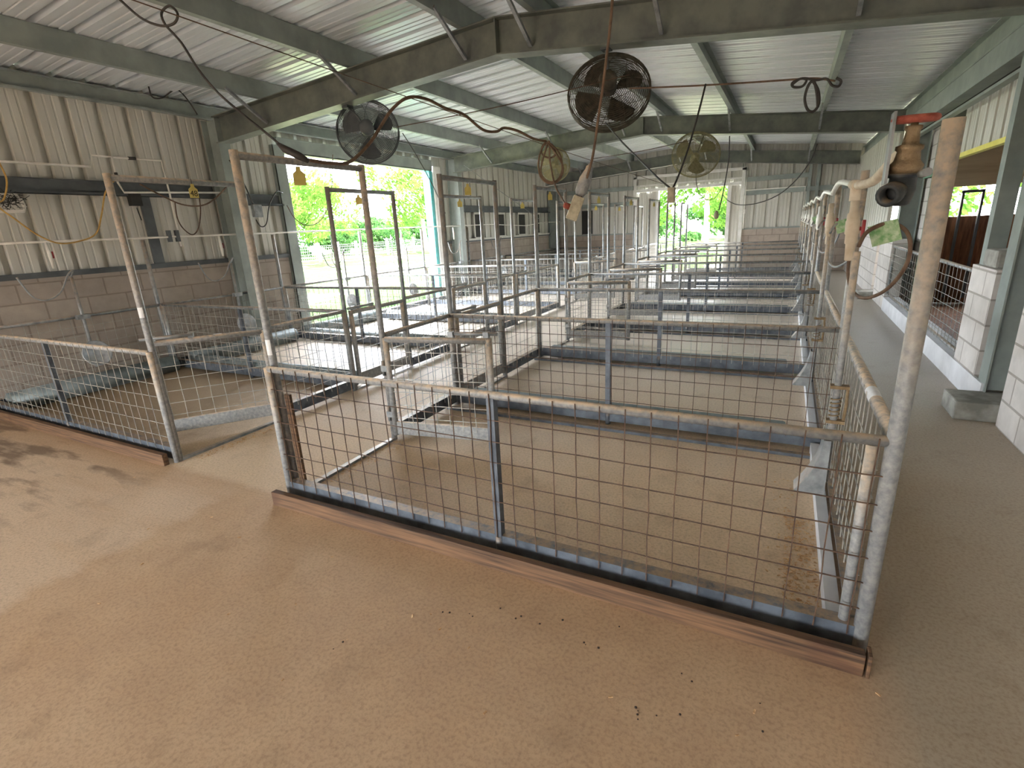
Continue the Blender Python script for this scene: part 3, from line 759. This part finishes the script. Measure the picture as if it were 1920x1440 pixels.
# ------------------------------------------------------------------ tags on frames
def ear_tag(p, label, number=None, s=1.0, rz=90):
    g = thing('yellow_tag', label, 'tag', p, R(rz), 'yellow tags on gate frames')
    w = .032*s; h = .058*s
    poly = [(-w*.35, 0), (w*.35, 0), (w*.4, -.02*s), (w, -.036*s), (w, -.036*s-h), (-w, -.036*s-h), (-w, -.036*s), (-w*.4, -.02*s)]
    MB().prism(poly, -.0015, .0015, lambda a, b, d: (a, d, b)).build('tag_plate', M['tag'], g)
    if number:
        fc = bpy.data.curves.new('tag_number', 'FONT'); fc.body = number; fc.size = .055*s; fc.align_x = 'CENTER'; fc.align_y = 'CENTER'; fc.extrude = .0006
        f0 = bpy.data.objects.new('tmp_text', fc); me = bpy.data.meshes.new_from_object(f0); bpy.data.objects.remove(f0); bpy.data.curves.remove(fc)
        me.materials.clear(); me.materials.append(M['tag_ink']); f = bpy.data.objects.new('tag_number', me); COL.objects.link(f); f.parent = g
        f.location = (0, -.0022, -.036*s-h*.52); f.rotation_euler = (R(90), 0, 0)
    MB().tube([(0, 0, 0), (0, 0, .035)], .002, 5).build('wire_tie', M['rust_wire'], g)
ear_tag((XL0+.03, YK(0)+.06+.52, 1.945), 'yellow tag numbered 48 on the bar of the nearest left gate frame', '48', 1.0, 90)
ear_tag((XR0+.0, YK(0)+.045+.40, 1.935), 'plain yellow tag on the top bar of the nearest centre gate frame', None, 1.1, 62)
for k in range(1, 7):
    ear_tag((XL0, YK(k)+.42, 1.93), 'small yellow tag on the %s left gate frame' % ordn[k], None, 1, 40)
    ear_tag((XR0, YK(k)+.45, 1.93), 'small yellow tag on the %s centre gate frame' % ordn[k], None, 1, 60)
# paper labels on posts (patches wrapped on the pipes)
def wrap(par, name, cx, cy, z0, z1, r, a0, a1):
    vs = []; n = 6
    for z in (z0, z1):
        for i in range(n+1):
            a = a0+(a1-a0)*i/n; vs.append((cx+r*math.cos(a), cy+r*math.sin(a), z))
    MB().add(vs, [(i, i+1, n+2+i, n+1+i) for i in range(n)], True).build(name, M['sticker'], par)
wrap(gR, 'white_label', 0, 0, .90, .99, .0231, R(-120), R(-30))
wrap(gL, 'white_label', 0, 0, 1.07, 1.14, .0231, R(-100), R(-10))
MB().box(.3, .37, -.018, .014, .8215, .8225).build('white_label', M['sticker'], GR)
MB().box(.3, .36, -.018, .014, .8215, .8225).build('white_label', M['sticker'], GLg)
# twisted wire stub on the near left corner post, plank leaning behind it
tag(MB().box(XR0+.03, XR0+.075, YK(0)+.05, YK(0)+.07, .02, .66).build('wood_slat', M['wood'], bevel=.004), 'dark upright wood slat wired behind the near left corner of the centre pen', 'slat')

# ------------------------------------------------------------------ fans
def fan(c, ax, rad, label, mat, hang, blades=4):
    c = Vector(c); ax = Vector(ax).normalized()
    g = thing('barn_fan', label, 'fan', c, 0, 'wire caged fans under the rafters')
    u = ax.cross(Vector((0, 0, 1))).normalized(); v = u.cross(ax)
    rot = lambda a: u*math.cos(a)+v*math.sin(a)
    D = rad*.42
    cg = MB()
    for sgn in (1, -1):
        for i in range(1, 23):
            q = i/22; rr = rad*q*.97; d = sgn*(D*.5*(1-q**3*.75)+.01)
            cg.tube([ax*d+rot(2*PI*j/40)*rr for j in range(40)], .0026 if i < 22 else .006, 4, closed=True, smooth=False)
        for j in range(10):
            a = 2*PI*j/10
            cg.tube([ax*(sgn*(D*.5*(1-q**3*.75)+.01))+rot(a+.5*q*sgn)*rad*q*.97 for q in [i/8 for i in range(1, 9)]], .003, 4, smooth=False)
    for i in range(5):
        d = D*(-.5+i/4)*.3
        cg.tube([ax*d+rot(2*PI*j/40)*rad for j in range(40)], .004, 4, closed=True, smooth=False)
    cg.build('wire_cage', mat, g)
    for b in range(blades):
        a0 = 2*PI*b/blades+.5; bl = MB(); vs = []; n = 10
        vs.append(rot(a0)*.05*rad/.38)
        for i in range(n+1):
            t = i/n; a = a0-.52+1.04*t; rr = rad*(.86-.12*abs(2*t-1)**2); vs.append(rot(a)*rr+ax*(.055*(2*t-1)))
        vs2 = [p+ax*.004 for p in vs]; N = len(vs)
        fs = [(0, i, i+1) for i in range(1, N-1)]+[(N, N+i+1, N+i) for i in range(1, N-1)]
        bl.add(vs+vs2, fs); bl.build('blade', mat, g)
    MB().lathe(-ax*D*.2, -ax, [(-.05, .03), (0, .05), (.02, .075), (.16, .08), (.19, .06), (.195, .01)], 18).build('motor', mat, g)
    h = Vector(hang)-c
    MB().tube([-ax*.08, h*.5-ax*.12, h], .014, 8).box(h.x-.04, h.x+.04, h.y-.05, h.y+.05, h.z-.02, h.z+.02).build('bracket', M['steel_dark'], g)
    return g
fan((-1.58, 5.12, 2.68), (-.25, 1, -.45), .375, 'large dusty wire caged fan hanging under the nearest rafter above the centre pens', M['fan_metal'], (-1.56, 4.98, 3.0))
fan((-4.50, 5.14, 2.70), (-.75, 1, -.2), .36, 'grey wire caged fan hanging before the big side opening', M['steel_dark'], (-4.62, 4.98, 2.96), 3)
fan((-4.35, 10.4, 2.73), (.25, -1, -.15), .33, 'cream drum fan behind the coiled brown cord', M['fan_cream'], (-4.35, 10.6, 3.0))
fan((-1.58, 10.3, 2.63), (.2, -.75, .3), .41, 'yellowed wire caged fan under the middle rafter near the far doorway', M['fan_cream'], (-1.5, 10.6, 2.98), 3)

# ------------------------------------------------------------------ cords
def cord(pts, r, mat, label, name='hanging_cable', n=6, grp='cords hanging under the roof'):
    return tag(MB().tube(sm(pts, n), r, 7).build(name, mat), label, 'cord', grp)
def px(lst): return [atY(x, y, Y) for x, y, Y in lst]
A = px([(215, -10, 1.75), (262, 32, 1.8), (300, 48, 1.85), (326, 44, 1.87), (333, 26, 1.88), (318, 11, 1.88), (303, 24, 1.86), (310, 46, 1.86), (340, 80, 1.88), (372, 130, 1.9), (410, 175, 1.93), (460, 218, 1.96), (500, 250, 1.98), (526, 272, 2.0)])
o = cord(A, .006, M['cord_black'], 'black cable with a loop hanging from the roof to a plug by the near gate')
MB().tube(px([(522, 270, 2.0), (535, 280, 2.0), (560, 292, 2.02), (578, 302, 2.04)]), [.009, .019, .02, .012], 10).build('plug_joint', M['cord_black'], o)
B = px([(578, 300, 2.08), (620, 306, 2.2), (655, 304, 2.35), (690, 272, 2.5), (712, 240, 2.6), (735, 205, 2.7), (765, 183, 2.8), (800, 186, 2.95), (835, 203, 3.1), (870, 215, 3.25), (905, 243, 3.4), (930, 247, 3.5), (945, 240, 3.6), (972, 246, 3.7), (1000, 260, 3.8), (1024, 265, 3.9)])
cord(B, .0095, M['cord_brown'], 'thick brown cord sagging from the near gate bar across to the coiled loop')
C = px([(1024, 265, 3.9), (1044, 290, 3.9), (1056, 315, 3.9), (1048, 338, 3.9), (1030, 344, 3.9), (1013, 330, 3.9), (1010, 300, 3.9), (1018, 275, 3.9), (1028, 268, 3.92), (1040, 280, 3.92), (1040, 292, 3.92), (1028, 296, 3.92), (1016, 288, 3.92), (1018, 272, 3.92), (1030, 268, 3.9), (1050, 290, 3.9), (1054, 320, 3.9), (1042, 340, 3.9), (1024, 338, 3.9), (1014, 320, 3.9), (1022, 285, 3.9), (1030, 265, 3.9), (1031, 300, 3.9), (1040, 345, 3.85), (1052, 370, 3.5), (1066, 392, 3.15)])
cord(C, .007, M['cord_brown'], 'coiled loop of brown cord hanging above the centre pens')
D_ = px([(1149, -10, 2.95), (1144, 50, 2.95), (1132, 150, 3.0), (1122, 220, 3.0), (1112, 290, 3.0), (1100, 335, 3.0), (1088, 372, 3.0)])
cord(D_, .0075, M['cord_brown'], 'dark drop cord hanging from the roof down to the outlet box')
g = thing('outlet_box', 'beige hanging outlet box with a dusty plug adapter above the centre pens', 'outlet box', tuple(atY(1080, 385, 3.0)), R(25))
g.rotation_euler = (0, R(22), R(25))
MB().box(-.032, .032, -.04, .04, -.085, .05).build('box_body', M['beige_box'], g, bevel=.004)
MB().lathe((0.0, 0, .05), (0.0, 0, 1), [(0, .02), (.03, .035), (.10, .036), (.14, .026), (.15, .022), (.17, .022), (.18, .01)], 14).build('plug_adapter', M['galv_dusty'], g)
MB().lathe((-.06, 0, -.02), (1, 0, 0), [(-.01, .012), (.0, .018), (.03, .018)], 10).build('side_plug', M['red_iron'], g)
E_ = px([(1135, 230, 4.7), (1165, 265, 4.2), (1200, 300, 3.9), (1235, 335, 3.6), (1256, 352, 3.5)])
cord(E_, .006, M['cord_black'], 'black cord running from the large fan to the small hanging box')
F_ = px([(1323, 158, 3.9), (1310, 210, 3.8), (1290, 280, 3.65), (1272, 330, 3.55), (1262, 352, 3.5)])
cord(F_, .006, M['cord_black'], 'black cord dropping steeply from the cross wire to the small hanging box')
p0 = atY(1259, 364, 3.5)
tag(MB().box(p0.x-.022, p0.x+.022, 3.475, 3.525, p0.z-.05, p0.z+.04).build('small_outlet_box', M['beige_box'], bevel=.006), 'small grey outlet box hanging where two black cords meet', 'outlet box')
cord(px([(1180, 166, 4.3), (1300, 161, 4.3), (1400, 155, 4.3), (1490, 149, 4.3), (1530, 147, 4.3), (1566, 152, 4.3)]), .006, M['cord_brown'], 'reddish cord stretched level across the right side of the roof')
cord(px([(1484, 160, 4.3), (1500, 148, 4.3), (1512, 150, 4.3), (1504, 162, 4.3), (1488, 163, 4.3), (1486, 155, 4.3), (1505, 147, 4.3), (1530, 150, 4.3), (1550, 148, 4.3), (1560, 160, 4.3), (1572, 162, 4.3), (1577, 152, 4.3), (1568, 146, 4.3)]), .008, M['cord_black'], 'black cord wound around the level cord near the alley')
cord(px([(1524, 152, 4.3), (1534, 170, 4.3), (1535, 195, 4.3), (1525, 209, 4.3), (1514, 205, 4.3), (1509, 185, 4.3), (1515, 162, 4.3), (1525, 152, 4.3), (1531, 172, 4.3), (1533, 200, 4.3)]), .009, M['cord_black'], 'oval coil of black cord hanging near the alley side')
cord(px([(1532, 270, 9.5), (1520, 300, 9.5), (1495, 335, 9.8), (1460, 365, 10), (1420, 381, 10.5), (1385, 384, 11.5), (1365, 376, 12.5), (1355, 365, 14)]), .008, M['cord_black'], 'long black cord drooping before the far right end wall')
cord(px([(1368, 255, 6.2), (1366, 300, 6.2), (1358, 350, 6.2), (1348, 395, 6.2)]), .006, M['cord_black'], 'thin cord hanging with a pale bulb before the far doorway')
b0 = atY(1343, 404, 6.2)
tag(MB().lathe(b0, (0, 0, 1), [(-.04, .005), (-.03, .02), (0, .03), (.025, .02), (.05, .012)], 12).build('light_bulb', M['beige_box']), 'pale bulb on a thin cord before the far doorway', 'bulb')
cord(px([(1305, 322, 10.2), (1307, 350, 10.2), (1320, 372, 10.2), (1338, 373, 10.2), (1352, 355, 10.2)]), .006, M['cord_black'], 'short black cord loop under the yellowed far fan')
def wirel(a, b, r, mat, label, sag=.02):
    a, b = Vector(a), Vector(b); m_ = (a+b)/2-Vector((0, 0, sag))
    tag(MB().tube(sm([a, m_, b], 8), r, 5).build('support_wire', mat), label, 'wire', 'thin support wires under the roof')
wirel(atY(235, -5, 1.6), atY(1245, 345, 8.5), .003, M['rust_wire'], 'thin wire stretched lengthwise from above the camera toward the far doorway')
wirel(atY(745, 238, 4.0), atY(1180, 140, 4.6), .004, M['rust_wire'], 'thin wire crossing the roof from the gate cord to the large fan')
wirel(atY(1110, 298, 8.0), atY(1300, 262, 8.4), .005, M['rust_wire'], 'rusty wire stretched behind the drop cord toward the yellowed fan')
wirel(atY(1022, 350, 14.0), atY(1270, 308, 15.5), .008, M['pvc'], 'thin pale conduit climbing across the far end bay', 0)
cord(px([(755, 250, 5.6), (780, 290, 6), (810, 345, 6.4), (835, 400, 7)]), .006, M['cord_black'], 'dark cord hanging beside the right edge of the big side opening')
wirel(atY(870, 310, 10.0), atY(1010, 410, 12.5), .006, M['galv'], 'thin guy wire slanting down behind the second gate frame', 0)
# cords and rope on the left wall
def pxX(lst): return [atX(x, y, X) for x, y, X in lst]
cord(pxX([(-10, 290, -6.8), (12, 335, -6.8), (8, 372, -6.8), (-5, 385, -6.8), (30, 412, -6.8), (70, 440, -6.8), (110, 456, -6.8), (150, 452, -6.8), (180, 438, -6.8), (190, 405, -6.8), (198, 360, -6.8), (215, 338, -6.8)]), .008, M['rope'], 'yellow rope drooping across the left corrugated wall', 'hanging_rope')
cord(pxX([(262, 345, -6.6), (300, 365, -6.6), (340, 383, -6.6), (375, 386, -6.6), (400, 375, -6.6), (425, 350, -6.6)]), .009, M['cord_brown'], 'brown cord sagging between the wall girt and the column')
cord(pxX([(328, 380, -6.7), (333, 410, -6.7), (345, 430, -6.7), (362, 440, -6.7), (373, 425, -6.7), (376, 395, -6.7), (374, 372, -6.7)]), .007, M['rust_wire'], 'rusty chain loop hanging on the left wall under the tag numbered 48', 'hanging_chain')
cord(pxX([(270, 125, -6.9), (278, 160, -6.9), (286, 182, -6.9), (305, 183, -6.9), (330, 168, -6.9), (350, 185, -6.9), (370, 215, -6.9)]), .008, M['cord_black'], 'dark cable hanging under the roof above the left wall')
cord(pxX([(430, 300, -6.75), (455, 340, -6.75), (475, 383, -6.75)]), .009, M['cord_black'], 'short black cable feeding the grey box on the left column')
q = atX(482, 395, -6.75)
tag(MB().box(-.03, .03, -.07, .07, -.09, .08).build('hanging_box', M['galv'], loc=q, bevel=.006), 'grey electrical box hanging beside the left column', 'box')
cord(pxX([(480, 412, -6.75), (490, 425, -6.75), (500, 418, -6.75), (505, 385, -6.75), (518, 360, -6.8), (530, 362, -6.85)]), .008, M['cord_black'], 'black cable looping under the hanging grey box')
cord(pxX([(538, 385, -6.9), (552, 408, -6.8), (572, 422, -6.7), (595, 418, -6.7), (612, 395, -6.7), (622, 350, -6.6), (624, 290, -6.4)]), .007, M['cord_brown'], 'thin brown cable drooping across the big side opening')
for k, x in enumerate((619, 732)):
    a = pxX([(x, 440, -6.9), (x+4, 465, -6.88), (x+3, 485, -6.85), (x+12, 500, -6.8), (x+22, 505, -6.78)])
    cord(a, .008, M['galv_dusty'], 'short hose dangling from the water line at the %s end of the side opening' % ('near' if k == 0 else 'far'), 'dangling_hose')

# ------------------------------------------------------------------ alley wall mesh gates
def mesh_gate(y0, y1, label):
    g = thing('mesh_gate', label, 'gate', (WR+.03, y0, 0), R(90), 'mesh gates along the alley wall')
    L = y1-y0
    MB().tube([(0, 0, .98), (L, 0, .98)], .020, 10).tube([(0, 0, .24), (0, 0, .98)], .018, 8).tube([(L, 0, .24), (L, 0, .98)], .018, 8).tube([(0, 0, .25), (L, 0, .25)], .018, 8).build('pipe_frame', M['galv'], g)
    wires(L, .24, .99, [.33, .42, .51, .60, .69, .78, .87], off=.02, pitch=.13).build('wire_mesh', M['galv_wire'], g)
mesh_gate(5.9, 7.85, 'galvanised mesh gate in the alley wall beside the near white pier')
mesh_gate(7.92, 9.95, 'galvanised mesh gate in the alley wall farther along, before the tall green post')
# white gate leaves stacked near the far doorway
def white_gate(x, y, rz, label):
    g = thing('white_panel_gate', label, 'gate', (x, y, 0), rz, 'white panels by the far doorway')
    MB().tube([(0, 0, .9), (.9, 0, .9)], .02, 8).tube([(0, 0, .1), (.9, 0, .1)], .02, 8).tube([(0, 0, 0), (0, 0, .92)], .02, 8).tube([(.9, 0, 0), (.9, 0, .92)], .02, 8).build('pipe_frame', M['white_paint'], g)
    wires(.9, .1, .9, [.2, .3, .4, .5, .6, .7, .8], off=0, r=.005).build('wire_mesh', M['white_paint'], g)
white_gate(-3.6, 15.2, R(80), 'white painted wire panel standing in the walkway by the far doorway')
white_gate(-3.3, 15.9, R(60), 'second white wire panel leaning nearer the far doorway')
# conduit with switch beside far door
g = thing('conduit', 'thin white conduit and switch box right of the far doorway', 'conduit')
MB().tube([(-1.17, YE-.15, 1.2), (-1.17, YE-.15, 2.86)], .012, 8).tube([(-1.17, YE-.15, 2.25), (.3, YE-.15, 2.25), (.3, YE-.15, 1.3)], .014, 8).build('conduit_pipe', M['pvc'], g)
MB().box(-1.2, -1.13, YE-.19, YE-.13, 1.62, 1.74).build('switch_box', M['pvc'], g)

# ------------------------------------------------------------------ litter
def litter(name, n, regions, size, mat, label):
    b = MB(); rn = random.Random(11)
    for (x0, x1, y0, y1, cnt) in regions:
        for i in range(cnt):
            x = rn.uniform(x0, x1); y = rn.uniform(y0, y1); s = size*rn.uniform(.4, 1.2); a = rn.uniform(0, PI)
            M4 = Matrix.Translation((x, y, .0025)) @ Matrix.Rotation(a, 4, 'Z') @ Matrix.Rotation(rn.uniform(-.4, .4), 4, 'X')
            b.box(-s, s, -s*.4, s*.4, -s*.12, s*.25, M4)
    tag(b.build(name, mat), label, 'litter', kind='stuff')
litter('wood_shavings', 0, [(.12, .25, 1.98, 2.75, 420), (.05, .2, 2.2, 3.2, 60), (-2.56, -2.42, 1.98, 2.9, 120), (-3.79, -3.70, 2.0, 2.9, 170), (-2.5, .2, 1.9, 1.96, 60), (-4, 1, .8, 1.7, 26)], .007, M['shavings'], 'scattered wood shavings along the sills and edges of the pens')
dp = MB(); rn = random.Random(5)
for x, y in ((938, 1141), (1012, 1170), (967, 1160), (977, 1156), (1095, 1205), (1122, 1215), (1098, 1209), (1161, 1175), (1055, 1163), (830, 1148), (843, 1149), (880, 1151), (886, 1156), (1278, 1263), (1297, 1278), (1195, 1340), (1196, 1333), (1196, 1349), (1231, 1342), (1192, 1327), (1275, 1340), (625, 1217), (643, 1204), (1425, 1319), (1430, 1372)):
    p = atZ(x, y, 0); s = rn.uniform(.002, .005)
    dp.lathe((p.x, p.y, 0), (0, 0, 1), [(0, s*.9), (s*.5, s), (s, s*.4)], 7)
tag(dp.build('droppings', M['pellet']), 'small dark droppings scattered on the bare floor before the centre pen', 'litter', kind='stuff')

# ------------------------------------------------------------------ trees, fence outside
def leafy(name, n, rx, ry, rz_, cz, size, mat, seed):
    rn = random.Random(seed); b = MB(); vs = []; fs = []
    blobs = [(Vector((rn.gauss(0, rx*.45), rn.gauss(0, ry*.45), cz+rn.uniform(-rz_*.8, rz_*.8))), rn.uniform(.25, .5)) for _ in range(22)]
    for i in range(n):
        c, q = rn.choice(blobs); d = Vector((rn.gauss(0, 1), rn.gauss(0, 1), rn.gauss(0, 1))).normalized()*rn.uniform(.3, 1)**.5
        p = c+Vector((d.x*rx*q, d.y*ry*q, d.z*rz_*q))
        if p.z < .05: p.z = rn.uniform(.05, .5)
        a = Vector((rn.gauss(0, 1), rn.gauss(0, 1), rn.gauss(0, 1))).normalized(); u = a.orthogonal().normalized(); w = a.cross(u); s = size*rn.uniform(.6, 1.3)
        o = len(vs); vs += [p-u*s, p+w*s*.5, p+u*s, p-w*s*.5]; fs.append((o, o+1, o+2, o+3))
    b.add(vs, fs); return b
crown_a = leafy('c', 5200, 4, 4, 2.6, 4.6, .17, M['leaf'], 1)
bush_a = leafy('b', 5200, 2.6, 2.6, 1.5, 1.3, .15, M['leaf2'], 2)
def tree(loc, label, s=1.0, rz=0, name='leafy_tree', src={}):
    g = thing(name, label, 'tree', loc, rz, 'trees outside the barn'); g.scale = (s, s, s)
    if 'c' not in src:
        src['c'] = crown_a.build('crown', M['leaf'], g); src['t'] = MB().tube([(0, 0, -.1), (.1, 0, 1.6), (0, .1, 3.5), (.4, .2, 5)], [.28, .2, .14, .05], 10).build('trunk', M['bark'], g)
    else:
        for k in ('c', 't'):
            c = src[k].copy(); COL.objects.link(c); c.parent = g
    return g
def bush(loc, label, s, src={}):
    g = thing('green_bush', label, 'bush', loc, s*3, 'bushes beyond the pasture fence'); g.scale = (s, s, s)
    if 'c' not in src: src['c'] = bush_a.build('foliage', M['leaf2'], g)
    else: c = src['c'].copy(); COL.objects.link(c); c.parent = g
for i, (x, y, s, l) in enumerate(((-26.5, 22.5, .72, 'loose green tree left in the side opening, behind the pasture fence'), (-33.5, 30.5, .8, 'tall leafy tree in the middle of the side opening'), (-27.5, 37, 1.0, 'big bright green tree at the right edge of the side opening'),
                                  (-44, 36, .9, 'farther pale tree beyond the pasture behind the middle tree'), (-7.5, 28, .7, 'leafy tree left of centre through the far doorway'), (-4.6, 35, .9, 'leafy tree straight through the far doorway'), (-1.7, 27, .6, 'leafy branches at the right side of the far doorway'), (4.6, 20, .7, 'tree seen through the window of the side room'))):
    tree((x, y, -.06), l, s, i*1.3)
for i, (x, y, s, l) in enumerate(((-37, 23, 1.2, 'low bush behind the fence, leftmost in the side opening'), (-39, 29.5, 1.2, 'low bush behind the fence, second in the side opening'), (-38, 36.5, 1.2, 'low bush behind the fence in the centre of the side opening'), (-39, 43.5, 1.3, 'low bush behind the fence, fourth in the side opening'), (-38, 51, 1.4, 'low bush at the right edge of the side opening'), (-3.4, 44, 1.2, 'low bush through the far doorway'), (-11, 42, 1.2, 'low bush left through the far doorway'))):
    bush((x, y, -.06), l, s)
f = thing('pasture_fence', 'wire pasture fence with white posts beyond the lawn', 'fence')
a, b_ = Vector((-29, 19, -.06)), Vector((-31.5, 46, -.06)); L = (b_-a).length; d = (b_-a).normalized()
for i in range(14):
    p = a+d*(L*i/13); MB().box(p.x-.07, p.x+.07, p.y-.07, p.y+.07, -.06, 1.25).build('fence_post', M['white_paint'], f)
wb = MB()
for z in (.15, .35, .55, .75, .95, 1.1): wb.tube([a+Vector((0, 0, z)), b_+Vector((0, 0, z))], .008, 4, smooth=False)
for i in range(140): p = a+d*(L*i/139); wb.tube([p+Vector((0, 0, .12)), p+Vector((0, 0, 1.1))], .005, 4, smooth=False)
wb.build('fence_wire', M['galv'], f)

# ------------------------------------------------------------------ light
wd = bpy.data.worlds.new('World'); S.world = wd; wd.use_nodes = True
nt = wd.node_tree; bg = nt.nodes['Background']
sky = nt.nodes.new('ShaderNodeTexSky'); sky.sky_type = 'NISHITA'; sky.sun_disc = False; sky.sun_elevation = R(52); sky.sun_rotation = R(120)
sky.air_density = 1; sky.dust_density = 4; sky.ozone_density = 1
mx = nt.nodes.new('ShaderNodeMix'); mx.data_type = 'RGBA'; mx.inputs[0].default_value = .6
nt.links.new(sky.outputs[0], mx.inputs[6]); mx.inputs[7].default_value = (9, 9.3, 9.6, 1)
nt.links.new(mx.outputs[2], bg.inputs[0]); bg.inputs[1].default_value = .34
sl = bpy.data.lights.new('sun', 'SUN'); sl.energy = 2.2; sl.angle = R(1); sl.color = (1, .94, .84)
so = bpy.data.objects.new('sun', sl); COL.objects.link(so)
so.rotation_euler = Vector((-.42, .28, -.86)).to_track_quat('-Z', 'Y').to_euler()
def portal(c, nrm, sx, sy):
    l = bpy.data.lights.new('daylight_portal', 'AREA'); l.shape = 'RECTANGLE'; l.size = sx; l.size_y = sy; l.cycles.is_portal = True
    o = bpy.data.objects.new('daylight_portal', l); COL.objects.link(o); o.location = c
    o.rotation_euler = Vector(nrm).to_track_quat('-Z', 'Z').to_euler()
portal((WL-.15, (LO0+LO1)/2, 1.42), (1, 0, 0), LO1-LO0, 2.84)
portal((WL-.15, -4.2, 1.1), (1, 0, 0), 1.6, 2.2)
portal(((DX0+DX1)/2, YE+.1, 1.2), (0, -1, 0), DX1-DX0, 2.4)
portal((-3.4, YS-.05, .8), (0, 1, 0), 3.6, 1.6)
portal((3.3, 10.95, 1.6), (0, -1, 0), 2.6, .45)
S.view_settings.view_transform = 'Standard'; S.view_settings.look = 'None'; S.view_settings.gamma = 1; S.view_settings.exposure = 3.9
S.view_settings.use_curve_mapping = False
S.cycles.use_denoising = True
S.cycles.max_bounces = 8; S.cycles.diffuse_bounces = 5; S.cycles.glossy_bounces = 3; S.cycles.transmission_bounces = 2
S.cycles.sample_clamp_indirect = 8
